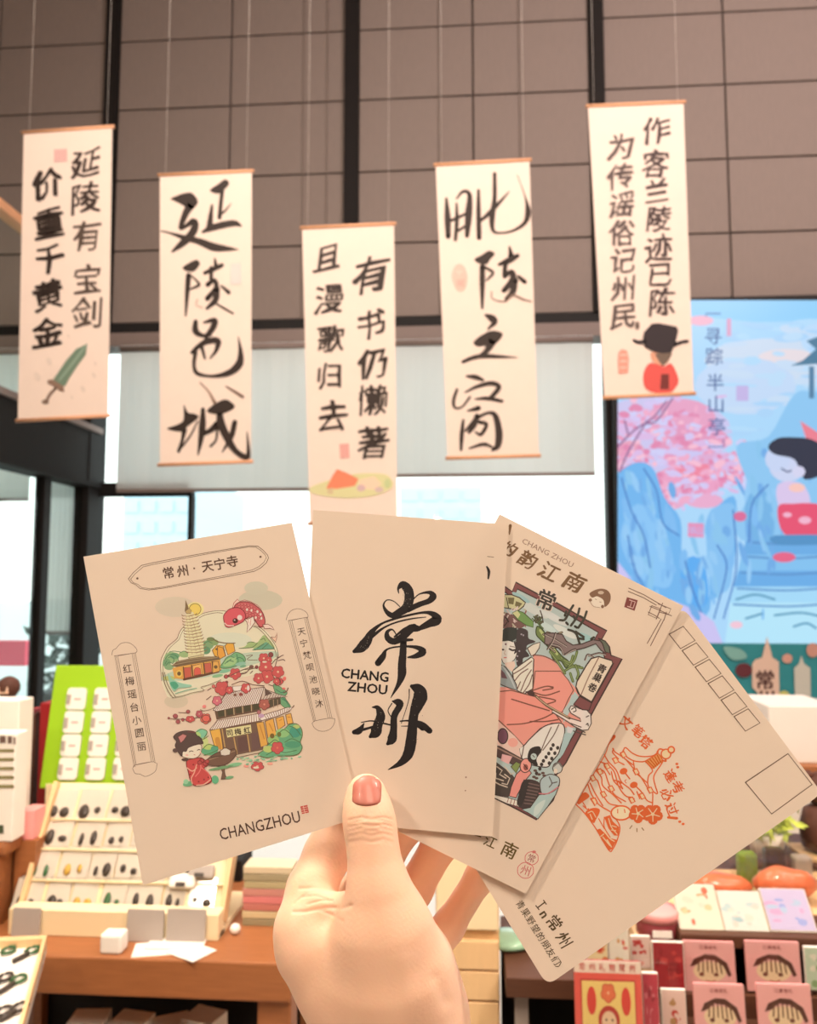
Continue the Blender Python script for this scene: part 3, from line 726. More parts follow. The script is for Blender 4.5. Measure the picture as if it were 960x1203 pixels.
# greenery left
for x,y,rx,ry,c in ((230,880,90,70,(150,176,120)),(170,950,50,60,(120,160,110)),(270,860,60,40,(110,158,110)),(200,1000,60,36,(140,170,120)),(390,840,70,40,(160,180,120)),(690,720,70,60,(130,160,110)),(660,790,60,50,(100,146,104)),(760,690,60,40,(140,160,100)),(720,650,50,26,(120,130,80)),(200,1140,80,30,(196,190,110))): A.ell(x,y,rx,ry,c)
for q in ([(150,900),(190,850),(250,840),(300,870),(320,930)],[(190,880),(230,870),(260,900),(250,950)],[(160,980),(200,940),(250,960)],[(340,820),(390,800),(440,830)],[(640,700),(690,680),(740,700)],[(150,960),(170,920)],[(200,810),(260,800),(340,810)]): A.line(q, (72,120,84), 7)
# pagoda
A.poly([(418,300),(500,310),(560,440),(600,560),(630,700),(640,850),(440,890),(430,760),(415,600),(405,440)], (228,206,160))
A.poly([(404,155),(416,180),(440,240),(452,292),(395,298),(402,240)], (128,98,62)); A.poly([(400,300),(450,262),(478,290),(470,330),(420,330)], (196,160,100), out=BR, ow=5)
for i in range(13):
    y = 345 + i*38; cx_ = 452 + i*7.5; hw = 84 + i*3.2
    A.stroke([(cx_-hw-8,y-6,5),(cx_-hw,y+10,9),(cx_-hw*.3,y+20,9),(cx_+hw*.4,y+8,9),(cx_+hw,y-6,9),(cx_+hw+10,y-24,5)], (146,108,70))
    A.stroke([(cx_-hw*.8,y+22,7),(cx_,y+26,9),(cx_+hw*.8,y+6,7)], (236,216,170))
    for t in (-.45, 0, .45): A.line([(cx_+hw*t,y+14),(cx_+hw*t+2,y+36)], (170,130,90), 4, False)
A.poly([(440,880),(640,840),(630,870),(600,890),(470,912)], (214,190,140), out=BR, ow=5)
# hall at the foot
A.poly([(232,985),(300,925),(440,895),(600,870),(760,865),(862,848),(840,905),(640,940),(450,972),(300,1002)], (120,92,64)); 
for q in ([(300,935),(440,908),(600,885),(770,870)],[(250,975),(440,935),(650,900),(840,875)]): A.line(q, (170,140,100), 8)
A.poly([(240,1010),(450,970),(640,940),(840,905),(852,1040),(390,1155),(268,1140)], (228,160,72))
A.poly([(385,1010),(395,1140),(480,1120),(470,1000)], (206,92,70), out=OL, ow=5); A.poly([(640,955),(655,1075),(735,1060),(720,945)], (206,96,74), out=OL, ow=5)
A.poly([(490,985),(600,958),(615,1090),(505,1112)], (238,176,96), out=OL, ow=6); A.poly([(515,1105),(512,1040),(530,1010),(560,1005),(590,1020),(600,1088)], (222,92,76), out=(150,50,40), ow=5)
for x,y in ((325,1082),(783,985)): A.ell(x,y,40,46,(236,190,90)); A.ell(x,y,24,26,(110,80,50))
for x0,y0,x1,y1 in ((378,1000,392,1150),(480,975,498,1125),(630,945,645,1090),(738,930,750,1062)): A.line([(x0,y0),(x1,y1)], (110,70,44), 12, False)
A.line([(385,1155),(620,1105),(855,1045)], (104,62,44), 24, False)
A.poly([(740,790),(800,725),(880,735),(910,860),(850,890),(770,860)], (232,166,60), out=OL, ow=7); A.ell(800,775,22,14,(110,80,50))
# right part
A.at(250,690,10.667)
A.poly([(150,735),(185,700),(262,705),(280,800),(190,850)], (234,164,60), out=OL, ow=8); A.poly([(60,740),(130,760),(160,860),(90,900),(60,850)], (232,160,64), out=OL, ow=7); A.line([(10,650),(60,680),(170,700),(280,700)], (120,90,60), 10)
A.poly([(0,930),(70,930),(90,1050),(0,1075)], (232,170,80), out=OL, ow=7); A.ell(38,998,24,22,(110,80,50))
A.poly([(95,1005),(140,930),(170,885),(230,850),(290,815),(370,840),(408,890),(400,935),(330,975),(200,1012)], (120,170,116), out=(84,110,70), ow=8, smooth=True)
A.poly([(130,980),(180,900),(260,870),(300,900),(280,960),(200,990)], (168,196,130), smooth=True)
for q in ([(290,900),(330,880),(380,900),(390,930)],[(300,840),(320,930),(290,985)],[(150,960),(200,920),(260,930)],[(230,870),(270,880)],[(180,940),(230,900)]): A.line(q, (70,124,86), 8)
A.poly([(330,765),(400,745),(450,695),(520,690),(560,690),(600,640),(640,600),(690,640),(740,690),(772,770),(640,772),(520,790),(500,760)], (166,180,116), smooth=True)
A.poly([(500,790),(560,750),(640,700),(680,690),(740,740),(768,770),(640,775)], (104,160,124), smooth=True)
for q in ([(330,765),(420,760),(500,750),(560,700)],[(500,785),(600,780),(770,772)],[(560,760),(640,710)],[(620,770),(700,700)],[(430,700),(470,685),(520,690)],[(600,660),(640,640),(660,670)]): A.line(q, (88,110,70), 7)
for q in ([(420,860),(500,850),(430,905),(560,912)],[(380,1030),(460,1030),(540,1010)],[(350,1080),(420,1060)]): A.line(q, BR, 6)
for x,y,rx,ry,c in ((350,960,70,24,(150,190,160)),(150,1050,70,24,(140,190,150)),(380,990,40,16,(120,170,130)),(60,1110,70,20,(140,180,130))): A.ell(x,y,rx,ry,c,-10)
A.line([(495,488),(560,510),(620,560),(690,640),(750,730),(785,800),(800,880)], BR, 6); A.line([(520,482),(590,505),(650,550),(715,625),(775,710),(810,790),(820,880)], BR, 6)
# carp
A.poly([(250,260),(262,200),(310,148),(335,178),(400,160),(470,178),(560,225),(610,270),(560,280),(440,210),(330,215)], (240,190,170), out=(160,60,56), ow=6)
A.poly([(270,250),(330,190),(450,185),(560,245),(620,310),(652,400),(648,470),(600,500),(560,460),(520,400),(470,372),(400,390),(330,330)], (206,90,90), out=(120,40,40), ow=10, smooth=True)
for i in range(5):
    for j in range(8 - i//2):
        x = 330 + j*40 + i*6; y = 215 + i*34 + max(0, (j-2))**1.45*12
        if y < 470 and x < 640 and (x > 420 or y < 330): A.ell(x, y, 17, 15, (170,62,66)); A.ell(x-2, y-2, 12, 10, (222,120,112))
for x,y in ((485,290),(560,305),(540,380),(610,390),(600,340),(430,280)): A.ell(x,y,13,18,(246,214,190))
A.poly([(148,455),(135,370),(160,320),(220,270),(320,255),(390,300),(412,370),(380,430),(290,475),(210,502),(165,490)], (220,86,92), out=(130,40,44), ow=9, smooth=True)
A.line([(150,450),(190,480),(260,480)], (248,200,180), 12); A.ell(338,380,32,34,(248,224,200)); A.ell(283,420,34,32,(70,34,30)); A.ell(275,412,9,9,(240,220,200))
A.poly([(395,400),(450,395),(510,365),(528,440),(480,510),(428,565),(440,480),(425,430)], (246,212,190), out=(120,50,46), ow=7)
for q in ([(440,400),(450,450)],[(480,390),(470,480)]): A.line(q, (206,120,110), 5)
A.poly([(625,468),(690,462),(740,490),(772,535),(720,515),(650,520)], (244,200,180), out=(120,60,50), ow=7)
A.poly([(730,625),(780,630),(808,570),(800,640),(790,690)], (236,190,160), out=(120,60,50), ow=6)
# plum branches and blossoms
for q in ([(820,850),(800,930),(780,1000)],[(800,900),(860,860),(885,850)],[(820,920),(880,905),(905,920)],[(740,960),(790,900)],[(330,1085),(400,1080),(440,1050),(480,1000)],[(470,1080),(500,1050)],[(900,1130),(880,1170)]): A.line(q, (96,62,56), 9)
for x,y,r in ((485,995,18),(550,1000,20),(728,845,30),(165,1120,24),(200,1110,14),(870,1180,16)): A.ell(x,y,r,r,(140,66,62), out=(90,40,40), ow=5)
A.flower(640,890,62); A.flower(700,910,40); A.flower(665,1000,84); A.flower(680,1120,80); A.flower(575,1140,62); A.flower(818,1060,72); A.flower(282,1085,68)
A.ell(650,935,30,12,(246,210,180)); A.ell(905,1140,16,20,(226,120,112)); A.flower(840,1180,40)
# temple, girl
A.at(240,780,7.385)
for q in ([(60,210),(30,230)],[(240,180),(330,150),(420,180),(520,190)],[(230,100),(340,50),(410,30)],[(60,280),(20,310)],[(330,270),(250,290)],[(600,110),(650,180)],[(560,180),(620,200)]): A.line(q, (110,74,62), 6)
A.ell(410,25,20,16,(120,80,66)); A.ell(195,160,14,14,(130,60,56)); A.ell(190,110,14,18,(190,80,76),out=OL); A.ell(82,195,16,16,(206,100,90),out=OL); A.poly([(245,195),(330,190),(315,235),(255,235)], (236,228,200), out=BR, ow=3)
A.poly([(600,180),(660,200),(720,250),(700,290),(750,370),(700,380),(650,330),(620,260)], (110,160,110), smooth=True, out=(80,90,60), ow=4)
for q in ([(620,220),(670,250),(690,240)],[(670,300),(720,330)],[(640,280),(690,300),(740,370)]): A.line(q, (66,120,90), 6)
A.line([(690,250),(715,238),(728,210)], (110,76,60), 9); A.line([(745,385),(770,375),(778,362)], (110,76,60), 8)
roof = [(78,402),(185,262),(330,228),(518,202),(528,212),(470,345),(280,375),(110,412)]
A.poly(roof, (240,218,200), out=OL, ow=5)
for i in range(21):
    t = i/20; A.line([(190+t*330, 262-t*56),(95+t*375, 402-t*60)], (150,100,84), 5, False)
A.poly([(95,415),(285,378),(480,345),(495,405),(300,440),(108,480)], (104,76,56), out=OL, ow=5)
for i in range(5):
    x = 118 + i*76; y = 412 - i*15; A.poly([(x,y),(x+52,y-10),(x+56,y+40),(x+6,y+50)], (74,66,46)); A.line([(x+62,y-12),(x+66,y+44)], (214,180,130), 5, False)
A.poly([(518,200),(540,225),(640,262),(722,285),(640,292),(560,300),(480,345)], (206,180,160), out=OL, ow=5)
for i in range(8): A.line([(545+i*20,240+i*6),(505+i*26,320-i*4)], (120,84,70), 4, False)
A.poly([(525,215),(590,255),(530,280)], (96,70,60))
A.poly([(500,350),(560,312),(660,292),(664,345),(510,400)], (84,70,52), out=OL, ow=4)
for x in (560,600,636): A.line([(x,310),(x+3,380)], (190,150,110), 4, False)
lr = [(48,572),(90,520),(112,490),(300,460),(472,430),(500,455),(500,492),(300,530),(100,572)]
A.poly(lr, (242,220,196), out=OL, ow=5)
for i in range(20):
    t = i/19; A.line([(118+t*350, 490-t*58),(66+t*410, 572-t*80)], (150,104,80), 5, False)
A.poly([(478,480),(520,440),(640,405),(720,378),(765,378),(740,410),(620,460),(500,492)], (240,218,200), out=OL, ow=5)
for i in range(12): A.line([(520+i*20,440-i*5.2),(545+i*17,480-i*6.6)], (150,104,80), 5, False)
A.poly([(50,578),(140,560),(165,745),(90,720)], (234,172,72), out=OL, ow=5); A.poly([(95,650),(130,640),(150,740),(110,720)], (206,140,60), smooth=True)
A.poly([(138,562),(500,500),(512,742),(290,785),(170,750)], (116,84,66), out=OL, ow=5)
for a,b in (((258,640),(285,785)),((375,612),(398,765)),((155,565),(180,720))): A.line([a,b], (206,156,90), 9, False)
A.poly([(290,640),(370,622),(388,750),(300,770)], (104,70,62)); A.poly([(408,600),(480,590),(490,730),(415,755)], (112,78,70))
A.poly([(186,562),(405,525),(413,600),(200,642)], (240,226,150), out=(120,90,60), ow=4)
for ch, x in (('司',222),('梅',292),('红',372)): A.type(ch, x, 600-(x-222)*.17, 60, (60,46,36), 10, weight=.02)
for q in ([(450,512),(515,502),(552,700),(490,722)],[(528,498),(600,474),(632,632),(560,690)],[(620,472),(688,452),(702,532),(640,575)],[(706,442),(752,428),(772,512),(722,525)]): A.poly(q, (232,166,72), out=OL, ow=6); A.line([((q[0][0]+q[1][0])/2,q[0][1]+20),((q[2][0]+q[3][0])/2,q[2][1]-50)], (206,130,54), 8)
A.poly([(270,790),(500,745),(512,765),(290,812)], (206,180,150), out=OL, ow=4)
A.poly([(470,785),(520,745),(560,690),(640,600),(700,560),(740,525),(800,520),(842,560),(852,620),(835,680),(850,730),(800,790),(640,800),(540,815)], (104,166,116), out=(96,92,50), ow=6, smooth=True)
for x,y,rx,ry,c in ((680,600,60,40,(150,190,120)),(790,590,50,50,(70,150,120)),(600,660,50,40,(160,190,110)),(770,700,70,30,(80,150,110)),(560,740,50,30,(196,200,110)),(800,545,30,18,(190,196,110)),(700,760,80,22,(120,180,130))): A.ell(x,y,rx,ry,c)
for q in ([(640,610),(690,570),(740,600),(770,640)],[(700,680),(760,650),(830,680)],[(560,700),(610,660),(650,680)],[(740,540),(790,560),(840,620)],[(540,790),(620,750),(700,770),(800,750)]): A.line(q, (74,116,72), 6)
A.ell(590,625,20,22,(120,90,40)); A.ell(650,612,18,22,(110,110,50))
A.flower(635,728,50, core=(230,110,90)); A.flower(462,888,52, flat=.75); A.ell(365,885,24,14,(236,150,130)); A.ell(572,866,24,12,(236,160,136)); A.ell(450,900,26,10,(246,214,180))
A.flower(155,212,58, core=(220,96,86)); A.flower(218,228,30); A.flower(362,212,40); A.ell(382,210,12,24,(248,224,200)); A.flower(112,320,38, col=(222,110,120)); A.flower(14,475,42, col=(232,110,90)); A.flower(522,352,44, col=(186,96,80), core=(232,150,120)); A.ell(475,418,18,18,(190,110,110),out=OL); A.ell(495,450,26,18,(196,150,170)); A.ell(318,265,16,14,(150,66,60)); A.ell(268,270,14,12,(130,80,60)); A.ell(635,155,26,34,(232,120,106),out=OL,ow=5); A.ell(695,130,14,18,(232,110,100)); A.ell(690,215,14,10,(232,110,100)); A.flower(628,150,26)
random.seed(3)
for k in range(46):
    x = random.uniform(230,850); y = 860-(x-230)*.13 + random.uniform(-35,30)
    if y > 790: A.ell(x, y, random.uniform(8,22), random.uniform(4,9), random.choice([(150,190,150),(120,170,130),(170,196,150)]), -12)
# girl by the tub
A.at(190,790,8.02)
A.line([(60,432),(130,440),(200,440),(270,440),(350,420)], (110,74,62), 5); A.line([(160,378),(220,380),(255,370)], (110,74,62), 5); A.line([(365,350),(400,362),(460,350),(500,330)], BR, 4)
for x,y,r in ((68,430,10),(130,412,22),(155,465,20),(250,370,18),(200,446,14)): A.ell(x,y,r,r*.9,(170,80,80),out=(110,50,50),ow=4)
A.flower(270,440,40,flat=.7); A.flower(355,392,30,col=(196,90,96)); A.ell(420,435,38,32,(230,104,88),out=OL,ow=5); A.ell(402,322,18,16,(236,130,120))
for x,y,rx,ry,c in ((375,575,55,45,(130,190,150)),(340,600,30,40,(190,206,120)),(450,740,80,40,(96,166,116)),(440,700,50,30,(190,200,110)),(500,720,36,30,(90,160,120)),(410,650,30,40,(206,206,130))): A.ell(x,y,rx,ry,c)
for q in ([(330,560),(380,535),(430,560),(400,620)],[(390,720),(440,680),(530,700)],[(400,780),(470,760),(530,730)],[(350,600),(390,630),(440,600)]): A.line(q, (80,110,60), 6)
A.poly([(60,10),(100,60),(180,100),(280,120),(260,140),(160,150),(120,180),(80,120)], (150,190,160), smooth=True); A.poly([(80,100),(130,90),(160,130),(120,160)], (80,160,120), smooth=True)
A.line([(110,235),(200,220),(300,190),(400,170),(370,140),(440,120),(560,70)], BR, 4); A.line([(130,200),(250,165),(330,150)], (120,170,140), 6)
A.line([(8,0),(28,100),(66,185),(108,240)], BR, 6); A.line([(28,0),(48,90),(88,170),(135,235)], BR, 5)
A.poly([(400,850),(430,820),(480,780),(540,750),(640,730),(690,722),(704,770),(660,830),(600,868),(520,882),(440,872)], (116,80,62), out=(80,54,44), ow=6, smooth=True); A.line([(430,830),(520,800),(690,740)], (160,120,90), 8); A.line([(470,800),(540,790),(620,775)], (90,62,50), 10)
A.poly([(548,880),(602,870),(592,930),(600,970),(622,1000),(560,1008),(575,940)], (112,80,62), out=(80,54,44), ow=5)
A.poly([(552,740),(600,708),(650,736),(642,775),(600,785),(560,780)], (240,222,190), out=OL, ow=5); A.line([(575,715),(625,712)], BR, 7)
for x,y,rx,ry,c in ((505,1010,34,40,(96,170,120)),(690,870,70,18,(130,180,130)),(640,990,40,14,(110,160,110)),(250,1050,50,24,(110,170,120)),(230,1030,24,24,(150,196,150)),(560,900,120,14,(110,150,100))): A.ell(x,y,rx,ry,c,-10)
A.poly([(240,830),(290,815),(370,805),(410,830),(440,870),(400,900),(420,930),(462,980),(468,1030),(400,1060),(310,1065),(270,1010),(250,930),(236,880)], (204,70,66), out=(110,36,36), ow=7, smooth=True)
for q,c in (([(330,870),(310,940),(280,1000),(290,1050)],(240,170,140)),([(340,850),(370,880),(360,930),(320,980)],(232,120,110)),([(330,1065),(400,1055),(462,1010)],(244,180,150)),([(240,900),(290,930),(330,900)],(240,170,140)),([(380,900),(440,950),(460,1000)],(230,110,100))): A.line(q,c,9)
for x,y in ((270,960),(400,1010),(350,1030),(300,870),(440,990)): A.ell(x,y,8,8,(140,40,40))
for x,y in ((380,830),(410,860),(360,850),(430,840)): A.ell(x,y,20,18,(190,70,66),out=(110,36,36),ow=5)
A.poly([(225,720),(300,690),(370,680),(376,740),(350,790),(300,812),(230,805),(190,785),(200,750)], (246,214,186), out=OL, ow=5, smooth=True)
A.poly([(112,610),(150,570),(230,550),(310,560),(330,590),(375,630),(392,670),(350,672),(300,690),(250,712),(232,745),(200,745),(190,790),(150,740),(128,690),(140,650)], (84,62,56), out=(60,40,36), ow=5, smooth=True)
A.poly([(155,610),(200,580),(238,596),(210,640),(180,665)], (214,130,120), out=(110,50,46), ow=5); A.line([(250,560),(320,565)], (120,60,56), 9); A.ell(130,735,26,20,(90,66,60)); A.ell(222,822,34,14,(84,60,50))
A.line([(262,748),(280,740),(298,744)], (60,40,36), 6); A.line([(338,735),(352,726),(364,732)], (60,40,36), 6); A.ell(240,780,14,9,(240,180,160)); A.ell(366,756,9,9,(240,180,160)); A.line([(305,775),(316,778)], (170,70,60), 4)
A.at(0,0,1)
A.build('printed_illustration', M['cardprint'], c1)

# ---------------- card 2
c2, A = card([(368,599),(597,616),(579,983),(352,962)], .3822, 'plain cream postcard with two big black brush characters 常州, behind the thumb')
A.at(395,675,5.12); K = (40,32,30)
strokes(A, [[(376,112,6),(374,84,16),(400,62,46),(432,90,56),(440,140,58),(425,195,56),(385,225,48),(340,246,36),(305,225,26),(285,185,12),(305,154,7),(345,160,6),(382,192,6)],
 [(455,158,8),(500,118,8),(560,108,22),(582,130,44),(560,158,34),(500,180,32),(430,212,34)],
 [(108,462,22),(150,440,58),(185,400,60),(215,345,34),(270,298,14),(340,270,14),(430,246,14),(530,228,16),(585,240,36),(605,272,62),(560,295,46),(500,325,26)],
 [(215,372,24),(290,318,12),(370,285,10),(460,265,9),(540,256,5)],
 [(495,325,34),(450,325,52),(405,370,46),(350,402,40),(310,382,36),(308,345,22),(340,332,10),(372,380,6)], [(350,375,10),(410,330,20),(470,310,30)], [(385,395,26),(458,392,14)],
 [(252,532,40),(282,492,36),(300,455,14),(345,438,10),(420,432,12),(490,440,26),(522,465,44),(480,490,30),(432,498,10)],
 [(405,400,40),(402,470,42),(396,540,50),(395,600,50),(375,660,28),(328,742,4)],
 [(108,948,28),(140,938,40),(168,895,5)], [(150,890,5),(210,880,8),(270,892,10),(330,905,10)], [(110,945,20),(180,928,16),(240,910,12)],
 [(218,798,8),(250,802,30),(268,850,54),(252,900,56),(236,950,66),(205,975,20)],
 [(338,762,8),(370,768,44),(385,785,40),(350,850,40),(346,930,42),(335,990,56),(310,1018,20)], [(335,775,7),(312,820,6),(338,866,6)],
 [(385,882,8),(440,880,12),(510,900,36),(562,940,36)], [(392,912,4),(480,912,12),(520,925,30)],
 [(455,672,24),(492,690,70),(508,730,84),(490,780,76),(468,840,56),(458,930,60),(448,1020,66),(430,1085,62),(385,1135,36),(312,1174,4)], [(440,690,7),(435,760,5),(392,895,4)]], K)
random.seed(5)
for k in range(60):
    x, y = random.choice([(random.uniform(455,520),random.uniform(700,1000)),(random.uniform(400,450),random.uniform(90,200)),(random.uniform(140,200),random.uniform(370,450)),(random.uniform(225,280),random.uniform(830,960))])
    A.ell(x, y, random.uniform(1,3), random.uniform(1,3), (150,126,106), n=6)
A.build('brush_lettering', M['cardprint'], c2); A = Art(A.tp, lift=1e-6, start=2.4e-5).at(395,675,5.12)
A.fitline('CHANG', (32,592), (314,618), 56, K, .03); A.fitline('ZHOU', (70,672), (306,694), 56, K, .03)
A.build('city_lettering', M['cardprint'], c2); A = Art(A.tp, lift=1e-6, start=2.4e-5)
A.at(360,590,3.008); A.stroke([(638,228,6),(645,245,10),(643,270,6)], K); A.line([(640,192),(662,194)], (120,90,70), 2); A.ell(564,972,3,3,(150,110,90)); A.ell(562,1019,2.5,2.5,(150,110,90))
A.build('ink_specks', M['cardprint'], c2)

# ---------------- card 3
c3, A = card([(587,604),(803,712),(618,1050),(401,944)], .3850, 'pale pink postcard with a framed drawing of a lady in a pink robe')
L = Art(A.tp, lift=1e-6, start=2.4e-5); TB = (130,92,60)
L.at(585,600,6.857)
L.stroke([(100,120,26),(92,190,10)], TB)
for ch, x, y, s_ in (('韵',90,305,130),('韵',240,392,150),('江',415,492,160),('南',618,575,165)):
    L.type(ch if x > 100 else '的', x, y, s_, TB, -28, weight=.03, shear=.18, wob=.015)
L.fitline('CHANG ZHOU', (200,240), (605,440), 42, (150,112,92), -.004)
L.ell(815,725,62,56,(232,206,180)); L.poly([(738,668),(780,640),(830,628),(880,640),(908,680),(900,740),(860,775),(850,720),(800,690),(760,700)], (140,100,74), smooth=True); L.ell(830,660,24,14,(214,180,150)); L.ell(745,720,14,12,(140,100,74)); L.ell(843,772,12,14,(140,100,74))
L.line([(740,730),(770,770),(820,780)], (140,100,74), 3); L.line([(785,712),(795,716)], (120,84,60), 4); L.line([(820,735),(832,738)], (120,84,60), 4)
L.build('title_lettering', M['cardprint'], c3)
L = Art(A.tp, lift=1e-6, start=2.4e-5)
L.at(700,330,2.673)
L.poly([(98,993),(132,1003),(122,1036),(89,1024)], (136,70,62)); L.line([(106,1002),(124,1008),(117,1028),(100,1022)], (226,180,160), 3, False); L.line([(113,1006),(108,1024)], (226,180,160), 2, False)
for q in ([(104,965),(150,985),(220,1026)],[(102,975),(150,995),(190,1018)],[(216,1060),(172,1146)],[(205,1062),(162,1138)],[(170,1022),(200,1034),(238,1052)],[(165,1040),(185,1050),(200,1060)],[(176,1020),(165,1048),(192,1060),(204,1030),(176,1020)],[(196,1014),(236,1030),(228,1048),(200,1040)],[(210,1012),(190,1062)],[(222,1040),(214,1066)]): L.line(q, (120,86,70), 2.6, False)
L.build('corner_ornament', M['cardprint'], c3)
L = Art(A.tp, lift=1e-6, start=2.4e-5)
L.at(540,960,6)
L.type('江', 218, 172, 92, (104,80,40), -26, weight=.012); L.type('南', 352, 232, 118, (104,80,40), -26, weight=.012); L.stroke([(110,125,10),(150,138,8)], (104,80,40))
L.build('lower_lettering', M['cardprint'], c3)
L = Art(A.tp, lift=1e-6, start=2.4e-5)
L.at(540,960,6)
for x,y,r in ((508,290,46),(465,375,56)): L.line([(x+r*math.cos(k*PI/8)*(1+.04*(k%2)), y+r*math.sin(k*PI/8)) for k in range(17)], (206,100,96), 5)
L.type('常', 508, 290, 60, (150,60,60), -20); L.type('州', 465, 375, 76, (190,84,80), -20); L.ell(525,245,14,10,(206,110,100))
L.build('gourd_seal', M['cardprint'], c3)
A.wmul = 1.4; A.soft = (222,190,162)
MR = (124,66,64); DK = (58,42,38); AQ = (186,194,182)
A.at(0,0,1)
frame = [(560,690),(593,689),(602,695),(606,684),(632,698),(650,706),(668,716),(688,728),(713,741),(707,751),(716,760),(718,770),(731,774),(700,830),(665,896),(650,915),(656,922),(650,940),(630,963),(606,950),(580,937),(520,900)]
A.poly(frame, MR, out=DK, ow=1.2)
inner = [(560,697),(594,696),(603,703),(608,692),(632,704),(650,712),(668,722),(686,733),(703,743),(698,752),(708,764),(711,775),(721,779),(694,828),(660,888),(652,900),(652,920),(645,938),(629,958),(606,945),(580,932),(520,895)]
A.poly(inner, AQ, out=DK, ow=1)
for x,y,rx,ry,c in ((625,715,22,5,(214,206,190)),(650,725,20,4,(220,210,196)),(640,735,16,4,(206,210,196)),(664,742,16,4,(224,214,200)),(690,750,12,4,(160,190,180)),(612,702,12,3,(160,188,180))): A.ell(x,y,rx,ry,c,30)
A.at(580,680,8.59)
A.poly([(100,230),(110,160),(180,160),(260,190),(322,240),(300,280),(250,320),(160,300),(100,290)], (206,190,140), out=DK, ow=8); A.poly([(145,190),(210,190),(200,260),(150,250)], (110,96,60)); A.poly([(225,225),(290,250),(250,295),(215,270)], (110,96,60)); A.line([(130,190),(150,290)], DK, 6)
A.poly([(90,330),(190,360),(280,420),(330,470),(240,520),(90,500)], (116,76,70)); 
random.seed(11)
for k in range(26):
    x, y = random.uniform(90,330), random.uniform(280,500); A.line([(x,y),(x+random.uniform(-40,40),y+random.uniform(10,50))], random.choice([DK,(226,196,180),(150,90,80),(196,180,150)]), random.uniform(5,12))
A.poly([(190,345),(240,320),(300,340),(400,430),(400,490),(330,470),(240,410)], (112,146,76), out=(64,80,44), ow=6); A.poly([(190,345),(240,322),(270,360),(245,400)], (214,200,140))
for i in range(7): A.line([(390+i*14,400-(i%2)*20),(500+i*4-(i*9),500+i*8)], (84,104,60), 9)
A.line([(470,320),(490,380),(500,440)], DK, 8); 
for x,y in ((430,380),(450,400),(440,430),(470,400),(480,440),(425,415)): A.ell(x,y,24,10,(92,96,60),-40,out=DK,ow=4)
A.poly([(440,480),(500,520),(560,620),(620,700),(690,780),(760,840),(730,900),(680,830),(600,810),(560,700),(480,620),(430,560)], (110,124,64), out=(50,60,36), ow=8, smooth=True); A.line([(470,520),(540,620),(640,760)], (190,190,120), 18)
for q in ([(500,560),(600,600),(700,580)],[(520,640),(620,620),(700,680)],[(560,700),(640,690),(720,720)],[(540,540),(620,560),(690,540)],[(560,600),(560,680),(620,740)]): A.line(q, (70,66,46), 16); A.line(q, (176,150,120), 6)
A.poly([(340,700),(400,660),(470,640),(460,700),(420,760),(380,780)], (236,210,184), out=DK, ow=7)
# robe and lady
A.poly([(400,775),(480,780),(560,800),(640,860),(700,950),(780,1050),(900,1180),(900,1500),(400,1500),(-400,1500),(-400,1120),(60,1090),(180,1100),(260,1150),(320,1165),(380,1120),(400,900)], (238,150,130))
A.poly([(190,930),(280,860),(380,790),(405,810),(400,960),(395,1110),(310,1160),(240,1130),(200,1020)], (240,216,190), out=DK, ow=8)
for q in ([(385,830),(300,900),(200,960)],[(345,910),(270,960),(205,1040)],[(380,920),(330,1000),(275,1130)],[(390,970),(360,1060),(300,1150)],[(270,1040),(240,1110)]): A.line(q, (120,84,72), 8)
A.poly([(60,860),(120,890),(180,970),(230,1070),(240,1130),(180,1110),(100,1080),(60,1060),(-60,1000)], (150,152,146), out=DK, ow=7); A.poly([(60,900),(110,950),(140,1010),(80,1000)], (110,72,76)); A.line([(90,880),(160,980),(215,1100)], (196,190,180), 10)
A.poly([(-60,620),(80,610),(200,610),(240,690),(220,800),(160,850),(100,850),(60,780),(-40,800)], (246,220,196), out=DK, ow=5, smooth=True)
A.poly([(110,850),(210,830),(220,880),(185,940),(120,880)], (240,196,172))
A.poly([(60,625),(90,520),(150,490),(230,500),(262,560),(230,620),(200,640),(150,626)], (44,46,42), smooth=True); A.line([(240,500),(256,560),(230,610),(200,628)], (150,156,146), 9)
A.poly([(250,500),(340,520),(352,600),(400,620),(420,640),(340,670),(330,720),(280,700),(230,640),(230,590)], (62,50,50), smooth=True); A.poly([(205,640),(250,650),(320,720),(360,780),(300,800),(290,850),(240,880),(225,800),(240,740),(205,760),(220,700)], (60,48,48), smooth=True)
for x,y in ((240,780),(260,730),(235,830),(300,570),(280,560)): A.ell(x,y,9,9,(170,150,150))
A.line([(75,712),(100,716)], (50,36,34), 12); A.line([(160,708),(190,722),(215,718)], (50,36,34), 13); A.line([(165,680),(215,690)], (110,80,66), 5); A.line([(105,796),(128,796)], (200,90,80), 7); A.line([(118,720),(108,755),(122,765)], (190,140,120), 4); A.ell(122,660,10,10,(110,60,70))
for q in ([(400,780),(420,770),(520,785),(640,850),(700,930)],[(430,940),(415,1040)],[(390,1120),(500,1105),(590,1092)],[(385,1140),(500,1170),(600,1160),(665,1132)]): A.line(q, (120,66,56), 8)
A.at(578,790,6.68)
A.poly([(-200,130),(60,150),(150,140),(260,170),(340,190),(420,260),(480,300),(545,390),(540,400),(470,400),(380,440),(300,520),(250,575),(180,500),(100,420),(40,365),(-200,300)], (238,146,126), out=(110,66,50), ow=6)
A.poly([(340,-10),(540,-10),(600,60),(640,140),(600,210),(560,300),(530,330),(470,290),(420,250),(340,190),(320,150)], (238,150,130), out=(110,66,50), ow=5)
for q in ([(155,210),(300,255),(450,300)],[(120,410),(260,400),(400,360),(480,320)],[(310,145),(420,110),(480,115)],[(320,155),(420,180),(530,148)],[(370,190),(500,220),(430,250)],[(300,385),(420,385),(520,370)],[(450,110),(480,125),(400,140)]): A.line(q, (120,66,50), 7)
